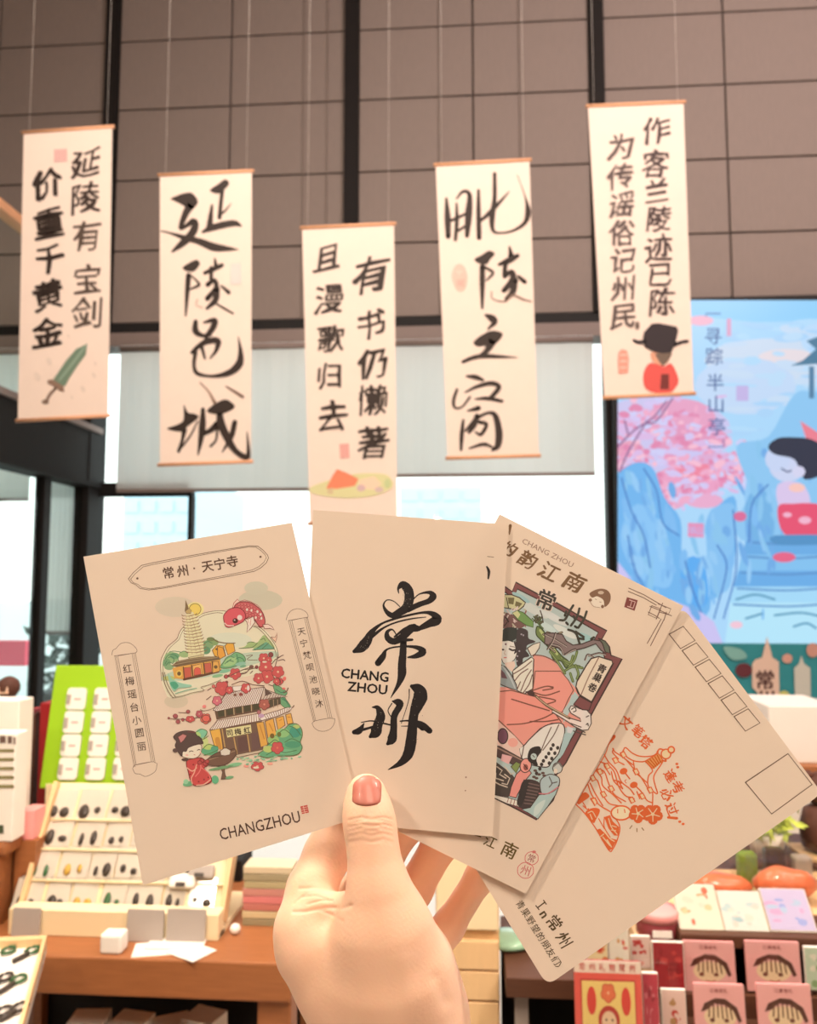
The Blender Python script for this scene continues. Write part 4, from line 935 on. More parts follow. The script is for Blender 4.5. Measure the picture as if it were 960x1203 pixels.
A.poly([(260,150),(320,140),(350,190),(300,185)], (70,44,40)); 
A.poly([(255,570),(300,520),(400,430),(480,402),(550,402),(572,450),(560,520),(540,580),(520,640),(470,700),(440,740),(380,740),(300,720),(240,680),(215,600)], (242,222,196), out=DK, ow=6, smooth=True)
for q in ([(465,430),(420,530),(380,630)],[(525,410),(480,500),(400,610)],[(250,580),(235,660)]): A.line(q, (110,84,72), 6)
A.line([(-20,-6),(60,-2)], DK, 2)
A.poly([(40,370),(100,430),(180,500),(245,575),(215,600),(230,680),(150,660),(60,600),(40,560)], (238,190,168)); A.ell(85,500,40,60,(110,62,76),out=DK,ow=6); A.ell(165,550,40,36,(240,160,140))
A.poly([(-100,560),(60,580),(240,680),(200,740),(20,650),(-100,640)], (84,58,54), out=DK, ow=5); A.line([(20,580),(240,690)], (160,120,100), 8)
A.poly([(80,640),(160,660),(130,720),(70,690)], (240,170,160)); A.poly([(150,740),(190,700),(225,720),(190,790)], (128,140,70), out=DK, ow=4)
A.poly([(-100,690),(30,700),(150,790),(180,830),(130,980),(20,960),(-100,940)], (66,54,48))
for q in ([(40,740),(80,770),(60,800),(110,830)],[(100,800),(140,830),(120,880),(80,870)],[(30,790),(30,830),(90,850)],[(60,880),(120,900)],[(100,740),(150,800),(170,790)],[(25,860),(60,880)]): A.line(q, (214,186,160), 7, False)
A.poly([(20,960),(130,985),(220,1010),(230,1060),(120,1030),(20,985)], (236,214,190), out=DK, ow=4)
for q in ([(130,990),(120,1020)],[(155,995),(145,1030)],[(180,1000),(170,1040)],[(205,1010),(195,1050)]): A.line(q, (150,80,70), 4)
A.poly([(230,760),(270,740),(310,790),(260,850),(200,960),(190,985),(135,970),(150,900),(190,800)], (236,140,124), out=DK, ow=5)
A.ell(265,730,44,56,(238,150,132),14,out=DK,ow=5); A.ell(265,745,18,24,(150,70,60)); A.line([(250,720),(280,760)], DK, 5)
A.poly([(300,600),(370,580),(385,620),(350,680),(360,730),(320,720),(280,680)], (40,34,32), smooth=True); A.ell(328,660,24,26,(190,196,180)); A.line([(320,650),(335,665)], DK, 4)
A.poly([(250,850),(340,850),(400,900),(390,950),(300,1060),(250,1070),(200,1030),(215,950)], (62,48,46), out=DK, ow=4, smooth=True)
A.poly([(250,840),(300,850),(270,960),(230,1050),(195,1030),(215,930)], (48,40,38))
for i in range(7): A.line([(290-i*6,870+i*26),(380-i*10,890+i*24)], (112,84,76), 7, False)
A.poly([(370,960),(450,950),(500,900),(530,880),(500,960),(440,1050),(360,1150),(280,1100),(235,1075),(300,1060)], (176,190,178), out=DK, ow=5); A.poly([(340,1050),(420,1000),(380,1090),(330,1130)], (206,206,190), smooth=True)
A.poly([(380,850),(450,800),(520,820),(530,870),(500,920),(440,950),(390,950)], (180,186,178), out=DK, ow=5, smooth=True); A.line([(450,820),(470,870),(450,900)], (90,80,76), 6); A.line([(470,870),(510,860)], (90,80,76), 6); A.line([(370,950),(440,950),(520,900)], (206,110,110), 7)
A.ell(515,750,38,42,(206,196,180),out=DK,ow=5); A.line([(480,740),(520,710),(550,740)], (120,110,100), 9); A.ell(500,775,16,20,(236,206,180))
for x,y in ((480,570),(516,592),(464,600),(494,634),(446,636),(470,676),(425,664),(450,712),(404,694),(390,722),(376,756),(350,792)): A.ell(x,y,13,15,(54,44,40)); 
for x,y in ((340,770),(370,800),(330,820),(400,790),(350,830),(410,810)): A.ell(x,y,15,10,(90,64,56))
A.poly([(560,300),(620,210),(650,150),(680,190),(620,290),(560,400)], AQ); A.poly([(570,480),(640,470),(600,560),(560,640),(530,680),(540,600)], (176,190,180)); A.poly([(590,420),(640,440),(620,480),(590,470)], (222,206,200))
A.poly([(605,290),(620,262),(650,265),(690,285),(740,290),(775,330),(780,400),(755,450),(710,455),(640,420),(600,390),(470,310),(480,295),(600,355),(700,385),(690,360),(620,320)], (240,224,204), out=(80,66,60), ow=6)
for q in ([(625,290),(650,275),(660,300),(640,310)],[(740,350),(760,340)],[(740,410),(752,400),(756,420)],[(620,400),(700,430)],[(640,460),(700,480),(735,490)],[(660,440),(730,470)]): A.line(q, (80,66,60), 6)
A.line([(340,180),(420,250),(500,300),(610,360)], (110,80,60), 14); A.line([(350,190),(430,255),(600,352)], (206,170,130), 5)
A.at(640,690,6.33)
A.poly([(0,340),(60,340),(130,350),(160,400),(210,430),(280,420),(360,390),(420,400),(450,440),(456,490),(420,470),(380,420),(300,450),(220,470),(150,500),(100,450),(0,420)], (132,106,100), out=DK, ow=6)
for q in ([(0,350),(80,390),(160,440)],[(40,420),(110,440),(140,500)],[(80,340),(60,400),(20,460)],[(150,500),(200,470),(230,460)],[(330,510),(400,490),(450,500)],[(300,540),(320,500),(360,520)]): A.line(q, (70,54,50), 10); A.line([(a+3,b+4) for a,b in q], (190,166,150), 4)
A.poly([(400,380),(450,400),(480,440),(484,490),(450,480),(430,420)], (96,100,80), out=DK, ow=6)
for q in ([(120,520),(170,570),(260,590)],[(180,590),(220,540),(240,480)],[(150,620),(210,590),(280,600)],[(190,640),(210,700)],[(40,480),(100,560),(150,640)],[(230,580),(250,640),(240,680)],[(140,540),(190,560),(210,510)]): A.line(q, (88,104,56), 14); A.line(q, (150,160,90), 4)
A.poly([(345,530),(400,515),(500,545),(505,570),(350,850),(260,800),(232,740),(240,700),(310,580)], (242,206,176), out=DK, ow=7); A.line([(400,525),(330,660),(270,800)], (150,110,90), 6); A.line([(232,745),(260,800),(350,855)], DK, 7)
for ch, x, y in (('青',425,605),('巢',392,670),('卷',355,745)): A.type(ch, x, y, 68, (56,42,36), -28, weight=.03)
A.poly([(260,810),(350,860),(330,915),(280,910),(215,870)], MR, out=DK, ow=6)
A.poly([(200,800),(240,790),(250,820),(210,870),(180,860)], (180,190,180))
A.at(580,680,8.59); A.type('常', 530, 215, 205, (226,196,172), -24, weight=.06, shear=-.05)
A.type('常', 530, 215, 205, (54,48,42), -24, weight=.02, shear=-.05)
A.at(640,690,6.33)
for q in ([(212,135),(190,170),(150,240),(112,244)],[(160,180),(150,210)],[(258,158),(240,220),(195,285)],[(312,180),(290,240),(250,300)],[(215,215),(226,240)],[(262,215),(280,225)],[(160,262),(172,276)],[(225,290),(240,300)],[(175,315),(230,340),(260,420)],[(230,330),(290,370)],[(345,385),(365,372)],[(250,380),(290,385)]): A.line(q, (56,52,42), 12.5)
A.build('printed_illustration', M['cardprint'], c3)

# ---------------- card 4
c4, A = card([(803,714),(966,932),(643,1158),(506,934)], .3888, 'large cream postcard with orange pagoda stamp and empty postcode boxes, rightmost of the fan', rounded=.0045)
OR = (222,104,54)
L = Art(A.tp, lift=1e-6, start=2.4e-5); L.at(560,720,2.4)
for i in range(6):
    dx, dy = 36.6*i, 46.5*i; g = 1-i*.012
    q = [(543+dx,60+dy),(583+dx,38+dy),(616+dx,78+dy),(575+dx,101+dy)]
    L.line(q+[q[0]], (96,66,48), 2.7, False)
L.build('postcode_boxes', M['cardprint'], c4)
L = Art(A.tp, lift=1e-6, start=2.4e-5)
L.at(560,720,2.4)
q = [(758,478),(878,397),(946,484),(832,567)]; L.line(q+[q[0]], (96,66,48), 3.0, False)
L.build('stamp_box', M['cardprint'], c4)
L = Art(A.tp, lift=1e-6, start=2.4e-5)
L.at(540,960,6); TX = (92,70,44)
L.line([(550,638),(601,600)], TX, 9, False); L.line([(592,586),(611,613)], TX, 8, False); L.line([(538,624),(560,652)], TX, 8, False)
L.type('n', 590, 688, 96, TX, -57, weight=.02)
L.type('常', 668, 745, 108, TX, -52, weight=.02, wob=.01); L.type('州', 735, 862, 112, TX, -60, weight=.014, wob=.01)
for i, ch in enumerate('青果野望的朋友们'): L.type(ch, 430+i*35.5, 617+i*56, 62, TX, -57, weight=.008, wob=.012)
L.line([(676,1052),(700,1050),(716,1022)], TX, 6)
L.build('greeting_lettering', M['cardprint'], c4)
A.wmul = 1.4
A.at(660,840,6)
for ch, x, y, r in (('文',455,52,-42),('笔',538,112,-42),('塔',592,190,-42)): A.type(ch, x, y, 88, OR, r, weight=.035, wob=.01)
for ch, x, y, r in (('逢',768,428,-58),('考',818,508,-60),('必',742,560,-64),('过',778,662,-70)): A.type(ch, x, y, 92, OR, r, weight=.03, wob=.01)
A.stroke([(750,722,12),(812,728,14)], OR)
for x,y in ((812,345),(818,368),(832,752),(856,768)): A.ell(x,y,11,9,OR)
PP = (232,196,150); w_ = 6.5
A.stroke([(370,150,16),(362,165,14),(330,210,5),(300,290,5),(180,490,5),(105,625,5)], OR)
A.line([(100,630),(160,690),(240,800),(330,950),(360,945),(395,870),(408,780),(350,690)], OR, 6)
for q in ([(440,235),(455,232),(500,270),(560,292),(640,288),(680,262)],[(435,250),(440,280),(500,320),(560,330),(590,325)],[(440,240),(430,255)],[(590,325),(640,390),(612,430),(610,500),(660,550),(675,548),(660,500),(650,430),(700,350),(715,320)],
    [(505,330),(520,400),(560,440),(605,480)],[(450,310),(500,370),(560,440),(610,520),(640,540),(640,640)],[(360,235),(375,260),(420,290),(500,350)],[(365,240),(360,265),(400,310)],[(300,280),(330,330),(385,390),(420,470),(480,520),(510,560)],
    [(270,330),(320,350),(370,400),(400,500),(450,570),(500,580)],[(250,380),(300,400),(330,480),(370,560),(450,610)],[(205,450),(250,460),(280,540),(330,620),(400,640)],[(185,490),(210,560),(260,630),(340,680)],
    [(240,390),(280,440),(290,500),(360,560),(420,620)],[(200,480),(240,560),(290,640)],[(300,360),(340,420)],[(350,400),(370,470),(430,520)],[(440,400),(480,450)],[(520,500),(560,540),(600,600),(640,620)],[(530,540),(550,590)],[(400,330),(440,350)],[(510,590),(480,600)]): A.line(q, OR, w_)
for x,y in ((380,320),(435,280),(320,360),(270,400),(220,445),(295,560),(350,520),(525,400),(568,572),(625,530),(495,600)): A.poly([(x-22,y-12),(x+4,y-22),(x+22,y+10),(x-4,y+22)], PP, out=OR, ow=7)
A.ell(436,396,28,22,OR,-20); A.ell(508,493,28,22,OR,-20); A.line([(455,455),(445,465),(455,480)], OR, 4); A.line([(370,460),(400,470),(430,520)], OR, 7); A.line([(400,465),(420,480)], OR, 7)
for i in range(6): A.line([(595+i*18,330-i*10),(650+i*12,372-i*10)], (214,120,40), 11, False)
A.poly([(590,325),(680,270),(712,318),(640,375)], OR if False else (226,150,84), out=OR, ow=6)
for i in range(5): A.line([(606+i*17,324-i*10),(648+i*12,366-i*9)], (206,100,40), 6, False)
A.ell(735,275,34,34,PP,out=OR,ow=7); A.ell(772,245,22,22,PP,out=OR,ow=8); A.line([(672,262),(690,240),(720,246)], OR, 8); A.line([(715,322),(735,325),(730,310)], OR, 8)
A.ell(418,690,70,50,(236,206,166),out=OR,ow=8); A.line([(395,665),(395,690)], OR, 5); A.line([(442,665),(446,688)], OR, 5)
A.flower(538,695,62,col=OR,out=OR,ow=4,core=PP); A.flower(642,700,66,col=OR,out=OR,ow=5,core=PP)
for k in range(5):
    a = 2*PI*k/5+.3; A.line([(642,700),(642+50*math.cos(a),700+50*math.sin(a))], PP, 5, False); A.line([(538+10*math.cos(a),695+10*math.sin(a)),(538+42*math.cos(a+.3),695+42*math.sin(a+.3))], PP, 5, False)
for q in ([(495,780),(480,800)],[(530,800),(530,822)],[(565,796),(578,812)]): A.line(q, (150,110,70), 5)
A.poly([(110,610),(140,560),(170,545),(195,575),(150,610),(120,630)], OR, smooth=True); A.poly([(165,690),(220,655),(270,670),(240,740),(220,760)], OR, smooth=True)
for q in ([(185,690),(215,680),(240,720)],[(200,700),(215,735)]): A.line(q, PP, 5)
A.poly([(205,590),(235,585),(250,615),(235,640)], PP, out=OR, ow=8); A.line([(150,640),(180,665),(190,660)], OR, 5)
A.poly([(300,720),(340,705),(360,750),(405,790),(402,850),(370,850),(330,800)], OR); 
for q in ([(330,730),(350,790),(390,840)],[(355,780),(385,790)],[(350,810),(380,815)]): A.line(q, PP, 5)
A.poly([(245,810),(270,800),(320,850),(350,870),(390,880),(355,945),(330,955),(280,880)], OR)
for q in ([(290,860),(340,920)],[(300,820),(340,870),(370,890)],[(320,880),(350,930)],[(275,855),(295,840)]): A.line(q, PP, 6)
for q in ([(260,730),(300,800)],[(300,720),(300,790),(340,860)],[(140,600),(170,650)]): A.line(q, OR, 5)
A.build('printed_stamp', M['cardprint'], c4)
# ================================================================ the hand (one continuous surface grown from a distance field)
def surface_nets(f, org, h):
    """f: field on a grid (negative inside)"""
    s = f < 0
    nx, ny, nz = f.shape
    c = [s[i:nx-1+i, j:ny-1+j, k:nz-1+k] for i in (0,1) for j in (0,1) for k in (0,1)]
    cnt = sum(x.astype(np.int8) for x in c); act = (cnt > 0) & (cnt < 8)
    idx = -np.ones(act.shape, np.int64); idx[act] = np.arange(act.sum())
    I = np.argwhere(act); pos = np.zeros((len(I), 3)); num = np.zeros(len(I))
    offs = [(i,j,k) for i in (0,1) for j in (0,1) for k in (0,1)]
    val = {o: f[I[:,0]+o[0], I[:,1]+o[1], I[:,2]+o[2]] for o in offs}
    for a in offs:
        for ax in range(3):
            if a[ax] == 0:
                b = tuple(v + (1 if q == ax else 0) for q, v in enumerate(a))
                va, vb = val[a], val[b]; m = (va < 0) != (vb < 0)
                t = np.where(m, va/(va - vb + 1e-12), 0); p = np.array(a, float)[None] + t[:,None]*np.eye(3)[ax][None]
                pos[m] += p[m]; num[m] += 1
    V = (I + pos/num[:,None])*h + org
    Fs = []
    for ax in range(3):
        sl0 = [slice(1,-1)]*3; 
        a = s[:-1] if ax == 0 else (s[:,:-1] if ax == 1 else s[:,:,:-1]); b = s[1:] if ax == 0 else (s[:,1:] if ax == 1 else s[:,:,1:])
        E = np.argwhere(a != b); u, v = [q for q in range(3) if q != ax]
        ok = (E[:,u] > 0) & (E[:,v] > 0) & (E[:,u] < f.shape[u]-1) & (E[:,v] < f.shape[v]-1); E = E[ok]
        du = np.zeros(3, int); du[u] = 1; dv = np.zeros(3, int); dv[v] = 1
        q = [E, E-du, E-du-dv, E-dv]; ids = [idx[tuple(x.T)] for x in q]
        inside = s[tuple(E.T)]; flip = inside ^ (ax == 1)
        A_ = np.stack(ids, 1); A_[~flip] = A_[~flip][:, ::-1]; Fs.append(A_)
    return V, np.concatenate(Fs)
def smin(a, b, k):
    h = np.clip(.5 + .5*(b-a)/k, 0, 1); return b*(1-h) + a*h - k*h*(1-h)
def seg(P, a, b, ra, rb):
    ab = b - a; L2 = ab @ ab; t = np.clip(((P - a) @ ab)/L2, 0, 1)
    d = P - a - t[..., None]*ab
    return np.sqrt((d*d).sum(-1)) - (ra + (rb-ra)*t)
def J(px, py, d, r): return np.array([(px-CX)/F*d, -(py-CY)/F*d, -d]), r*d/F
def chain(P, js, k):
    f = None
    for a, b in zip(js, js[1:]):
        g = seg(P, a[0], b[0], a[1], b[1]); f = g if f is None else smin(f, g, k)
    return f
THUMB = [J(430,930,.3515,20), J(431,945,.3500,23.5), J(434,966,.3465,26.5), J(437,985,.3445,25.5), J(440,1012,.341,27), J(445,1046,.338,35), J(452,1088,.337,50), J(460,1135,.339,64)]
INDEX = [J(368,1110,.350,40), J(357,1088,.352,31), J(366,1045,.362,27.5), J(384,1005,.373,26), J(404,955,.384,24), J(418,905,.390,20)]
MIDDLE = [J(392,1100,.368,28), J(402,1072,.380,24), J(450,1008,.388,22), J(480,965,.390,21), J(500,932,.389,18)]
RING = [J(440,1115,.376,27), J(460,1088,.386,24), J(487,1044,.393,21), J(519,988,.390,20.5), J(546,938,.386,17)]
PINKY = [J(478,1160,.376,24), J(500,1132,.384,19), J(527,1088,.392,18), J(564,1030,.390,16.5), J(590,985,.387,14)]
def sdf(P):
    palm = [
      [J(368,1112,.350,44), J(406,1155,.350,50), J(454,1210,.352,64)],
      [J(450,1110,.340,52), J(466,1165,.344,64), J(469,1215,.348,74), J(470,1300,.354,80)],
      [J(470,1150,.366,46), J(470,1210,.364,62)],
      [J(392,1100,.366,36), J(440,1130,.366,50)],
      [J(482,1130,.352,36), J(497,1180,.354,38)],
      [J(470,1300,.354,80), J(470,1420,.362,84), J(466,1560,.372,92), J(470,1720,.384,102)]]
    body = None
    for c_ in palm:
        g = chain(P, c_, .012); body = g if body is None else smin(body, g, .014)
    th = chain(P, THUMB, .006); body = smin(body, th, .010)
    body = smin(body, seg(P, J(378,1062,.350,15)[0], J(402,1062,.347,12)[0], J(0,0,.35,15)[1], J(0,0,.35,12)[1]), .006)
    out = smin(body, chain(P, INDEX, .005), .0055)
    fing = np.minimum(np.minimum(chain(P, MIDDLE, .004), chain(P, RING, .004)), chain(P, PINKY, .004))
    return smin(out, fing, .004)
h = .0013
lo = np.array([-.085, -.50, -.44]); hi = np.array([.065, -.09, -.295])
gx, gy, gz = [np.arange(lo[i], hi[i], h) for i in range(3)]
G = np.stack(np.meshgrid(gx, gy, gz, indexing='ij'), -1).astype(np.float32).astype(float)
V, Q = surface_nets(sdf(G), lo, h); del G
me = bpy.data.meshes.new('hand'); me.from_pydata(V.tolist(), [], Q.tolist()); me.update()
bm = bmesh.new(); bm.from_mesh(me)
big = [v for v in bm.verts if not v.link_faces]; bmesh.ops.delete(bm, geom=big, context='VERTS')
for _ in range(3): bmesh.ops.smooth_vert(bm, verts=bm.verts[:], factor=.5, use_axis_x=True, use_axis_y=True, use_axis_z=True)
bmesh.ops.subdivide_edges(bm, edges=[e for e in bm.edges if e.verts[0].co.y > -.215 and e.verts[1].co.y > -.215 and e.verts[0].co.z > -.375], cuts=1, use_grid_fill=True, smooth=.6)
bmesh.ops.recalc_face_normals(bm, faces=bm.faces[:])
bm.to_mesh(me); bm.free()
# creases: wrinkles over the thumb joint, the folds at the base of the index finger, faint tendons
co = np.empty(len(me.vertices)*3); me.vertices.foreach_get('co', co); co = co.reshape(-1, 3)
no = np.empty(len(me.vertices)*3); me.vertices.foreach_get('normal', no); no = no.reshape(-1, 3)
px = CX + co[:,0]/-co[:,2]*F; py = CY - co[:,1]/-co[:,2]*F; front = np.clip(no[:,2]*1.6, 0, 1)*(co[:,2] > -.368)
def dseg(ax, ay, bx, by):
    ux, uy = bx-ax, by-ay; L = ux*ux+uy*uy; t = np.clip(((px-ax)*ux+(py-ay)*uy)/L, 0, 1); return np.hypot(px-ax-t*ux, py-ay-t*uy), t
disp = np.zeros(len(co))
def crease(pts, depth, wd):
    global disp
    best = np.full(len(co), 1e9)
    for a, b in zip(pts, pts[1:]): best = np.minimum(best, dseg(*a, *b)[0])
    disp -= depth*np.exp(-(best/wd)**2)*front
for yy, dep, w2 in ((962,.00035,1.1),(966,.00022,.9),(970,.0004,1.2),(975,.00025,1.0),(981,.0002,1.2),(988,.00022,1.4),(991,.00012,1.0)):
    crease([(410,yy+1.5),(425,yy-2),(436,yy+1.5*math.sin(yy)),(450,yy-2),(461,yy+1)], dep, w2)
crease([(420,969),(434,964),(447,968)], -.0003, 2.2); crease([(428,974),(437,972),(446,975)], -.0003, 2.0)
crease([(345,1071),(358,1071),(372,1068),(388,1066),(402,1067),(412,1064)], .0006, 2.0)
crease([(352,1044),(368,1043),(385,1044),(396,1048)], .0004, 1.8); crease([(356,1054),(370,1052),(384,1056)], .00035, 1.4)
crease([(362,1062),(376,1058),(390,1058)], .0004, 1.4); crease([(378,1070),(392,1076),(402,1082)], .0004, 1.6); crease([(345,1062),(352,1056),(360,1050)], .0003, 1.4)
crease([(470,1130),(476,1170),(470,1203)], -.0006, 14); crease([(515,1150),(525,1175)], .0008, 10)
disp += (np.sin(px*.9+np.sin(py*.31)*2)*np.sin(py*1.1+np.sin(px*.23)*2))*.00003*front
co += no*disp[:,None]
me.vertices.foreach_set('co', co.ravel()); me.update(); me.polygons.foreach_set('use_smooth', [True]*len(me.polygons))
hand = link('person', me, M['skin'], None, CM.copy()); tag(hand, 'left hand reaching up from below, thumb in front and fingers behind the fan of cards', 'person')
# nail: a curved plate laid on the thumb tip
def hit(px_, py_):
    r = np.array([(px_-CX)/F, -(py_-CY)/F, -1.0]); t = .300
    for _ in range(60):
        d = float(sdf((r*t)[None])[0]); t += d*.8
        if abs(d) < 2e-6: break
    return r*min(t, .352)
nv = []; nf = []; NU, NV = 13, 13
for i in range(NV):
    v = i/(NV-1)
    for j in range(NU):
        u = j/(NU-1)*2-1
        cy_ = 915 + v*29; half = 16.8*(1-max(0, (.34-v)/.34)**2.4*.40)*(1-max(0, (v-.86)/.14)**2*.10)
        cx_ = 431 - v*1.5 + 1
        top = -3*(1-u*u)*(1-v); bot = 3.0*(1-u*u)*v*(v > .5)
        p = hit(cx_+u*half, cy_+top+bot); e_ = 1e-4
        g = np.array([float(sdf((p+np.eye(3)[q]*e_)[None])[0]-sdf((p-np.eye(3)[q]*e_)[None])[0]) for q in range(3)]); g /= np.linalg.norm(g)
        lift = .00042 - .0003*(abs(u)**4) - .00035*max(0, (v-.8)/.2)**2
        nv.append(p + g*lift)
m_ = len(nv); nv += [v - np.array([0,0,.0006]) for v in nv]
for i in range(NV-1):
    for j in range(NU-1):
        a = i*NU+j; nf += [(a, a+NU, a+NU+1, a+1), (m_+a, m_+a+1, m_+a+NU+1, m_+a+NU)]
rim = [j for j in range(NU)] + [i*NU+NU-1 for i in range(1,NV)] + [(NV-1)*NU+j for j in range(NU-2,-1,-1)] + [i*NU for i in range(NV-2,0,-1)]
for a, b in zip(rim, rim[1:]+rim[:1]): nf.append((a, b, m_+b, m_+a))
o = link('thumbnail', mesh('nail', nv, nf, True), M['nail'], hand)
bm = bmesh.new(); bm.from_mesh(o.data); bmesh.ops.recalc_face_normals(bm, faces=bm.faces[:]); bm.to_mesh(o.data); bm.free()

# ================================================================ shop displays
def T(name, loc, label, cat, group=None, rz=0): return tag(empty(name, loc, rz), label, cat, group)
def lbox(name, parent, c, size, mat, bev=0.0, rx=0):
    """box in the parent's frame, c = base centre"""
    me = boxmesh(name, -size[0]/2, size[0]/2, -size[1]/2, size[1]/2, 0, size[2], bev)
    o = link(name, me, mat, parent); o.location = c; o.rotation_euler = (rx, 0, 0); return o
# ---- left table
TZ = .80
tf = onZ(330, 1132, TZ); TY0 = tf.y; tx1 = onZ(342, 1132, TZ).x
tx0 = onZ(-150, 1132, TZ).x
tb = T('wooden_table', ((tx0+tx1)/2, TY0+.45, 0), 'warm brown wooden table under the earring display at lower left', 'table')
box('tabletop', tx0, tx1, TY0, TY0+.50, TZ-.07, TZ, M['wood'], tb, .004)
for x in (tx0+.05, tx1-.035): 
    for y in (TY0+.05, TY0+.45): box('leg', x-.032, x+.032, y-.03, y+.03, 0, TZ-.07, M['wood'], tb, .003)
box('lower_shelf', tx0+.03, tx1-.03, TY0+.03, TY0+.47, .30, .33, M['darkwood'], tb)
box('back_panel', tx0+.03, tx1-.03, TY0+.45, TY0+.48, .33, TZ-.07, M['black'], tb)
# paper stack on the shelf below
for i, (px_, py_, rz) in enumerate(((100,1190,.1),(150,1192,-.15),(205,1195,.5),(238,1188,-.3))):
    zz = .62
    c = W(px_, py_+6, TY0+.09+.012*i)
    o = T('paper_pack', (c.x, c.y, .33), ('white packet pile under the table, far left one','white packet pile under the table, second from left','white packet pile under the table, third, turned','white packet pile under the table, rightmost')[i], 'packet', 'packets under the table', rz)
    for k in range(5): lbox('sheet', o, (0.004*math.sin(k*2+i), .003*k, (c.z-.33)*k/5), (.070,.06,(c.z-.33)/5*.96), M['white'])
# white cube and loose sheets on the table top
c = onZ(129, 1122, TZ)
o = box('paper_cube', c.x-.021, c.x+.021, c.y-.0, c.y+.036, TZ, TZ+.036, M['white'], bev=.005); tag(o, 'small white cube on the front edge of the wooden table', 'box')
for i, (px_, py_, rz, sx_, sy_) in enumerate(((186,1118,.25,.10,.06),(222,1122,-.5,.075,.06),(205,1113,.05,.11,.05))):
    c = onZ(px_, py_, TZ); o = box('loose_card', c.x-sx_/2, c.x+sx_/2, c.y-sy_/2+.012, c.y+sy_/2+.012, TZ+.0012*i, TZ+.0012*i+.001, M['white']); o.rotation_euler.z = rz
    tag(o, ('white loose card at the left of the pile on the table edge','white loose card at the right of the pile on the table edge','white loose card on top of the pile on the table edge')[i], 'card', 'loose cards on the table edge')
# ---- tilted earring display
RK0, RK1 = onZ(9, 1098, TZ), onZ(262, 1098, TZ)
RK0.x = max(RK0.x, tx0)
ry = RK0.y; wd = RK1.x-RK0.x
zt2 = W(150, 926, ry+.14).z
rk = T('display_rack', ((RK0.x+RK1.x)/2, ry, TZ), 'tilted cream rack full of small earring cards on the wooden table', 'display rack')
H1 = W(100, 1070, ry).z-TZ
lbox('front_box', rk, (0, .02, 0), (wd, .04, H1), M['cream'], .002)
Hb = zt2-TZ; lean = math.atan2(.14, Hb-H1*.5); Lb = math.hypot(.14, Hb-H1*.5)
bd = lbox('back_board', rk, (0, .045, H1*.45), (wd, .008, Lb), M['cream'], .001, -lean)
for sgn in (-1, 1): lbox('side_rail', rk, (sgn*(wd/2-.004), .04, H1*.45), (.010, .035, Lb), M['palewood'], .001, -lean)
lbox('base', rk, (0, .12, 0), (wd, .22, .012), M['cream'], .001)
for k, t in enumerate((.27,.50,.73)): lbox('ledge', rk, (0, .045+.14*t-.012, H1*.45+(Hb-H1*.5)*t-.004), (wd-.02, .010, .003), M['cream'])
def earring(cx_px, cy_px, w_px, h_px, mat, seed, lab, tilt=None):
    """card hung on the board, facing out along the board's slope"""
    # intersect the view ray with the board plane
    n = Vector((0, -math.cos(lean), math.sin(lean))); p0 = Vector((rk.location.x, ry+.045-.006, TZ+H1*.45))
    r = ray(cx_px, cy_px); t = (p0-C0).dot(n)/r.dot(n); P = C0 + r*t
    s_ = t/F; w_, h_ = w_px*s_, h_px*s_*1.05
    e = T('earring_card', P + n*.002, lab, 'earring card', 'earring cards on the tilted rack'); e.rotation_euler = (-lean if tilt is None else tilt, 0, random.uniform(-.06,.06))
    me = boxmesh('backing_card', -w_/2, w_/2, -.001, .001, -h_/2, h_/2, .0008, 1); link('backing_card', me, M['white'], e)
    rnd = random.Random(seed)
    for k in range(2):
        prof = [(.0012,-.003),(.003+rnd.random()*.003,0),(.005+rnd.random()*.003,.002),(.003,.004),(.0008,.0045)]
        me = lathe(prof, 10); o = link('pendant', me, mat, e); o.rotation_euler = (PI/2, 0, 0); o.location = ((-.5+k)*w_*.42+rnd.uniform(-.002,.002), -.002, -h_*.22+rnd.uniform(-.004,.004)); o.scale = (rnd.uniform(.7,1.6), rnd.uniform(.9,2.4), 1)
    me = boxmesh('clear_sleeve', -w_/2-.001, w_/2+.001, -.0035, -.0025, -h_/2, h_/2); link('clear_sleeve', me, M['plastic'], e)
ordw = ['first','second','third','fourth','fifth','sixth','seventh']
rowsd = [(945, 33, [(73,34),(110,34),(145,32),(178,30)], [0,0,0,0], 'top row'),
         (979, 29, [(68,37),(106,35),(140,30),(172,32),(204,28)], [0,0,0,0,0], 'second row'),
         (1014, 34, [(50,38),(89,36),(122,30),(153,31),(184,28),(216,28)], [1,2,0,0,0,0], 'third row'),
         (1051, 35, [(34,34),(69,28),(100,30),(135,30),(170,42),(206,26),(238,30)], [0,0,2,1,0,0,0], 'lowest row')]
pm = [M['lens'], M['pgreen'], M['pgold']]
sd = 0
for cy_, hh, cells, cols, rn in rowsd:
    for i, ((x, ww), c_) in enumerate(zip(cells, cols)):
        sd += 1; what = ('dark', 'green', 'gold')[c_]
        earring(x, cy_, ww, hh, pm[c_], sd, f'white earring card with {what} pendants, {ordw[i]} from left, {rn} of the rack')
# grey sleeves leaning on the front of the rack
for i, (x, y, ww, hh) in enumerate(((30,1080,34,24),(170,1082,44,24),(218,1084,46,28))):
    P = W(x, y, ry-.012); e_ = T('clear_packet', (P.x, P.y, TZ), ('grey clear packet leaning on the rack front, at its left corner','grey clear packet leaning on the middle of the rack front','grey clear packet leaning on the rack front at its right end')[i], 'packet', 'packets leaning on the rack')
    z_ = P.z-TZ+hh/2*P.y/F; lbox('sleeve', e_, (0,0,0), (ww*P.y/F, .004, z_), M['grey'], .001, -.12)
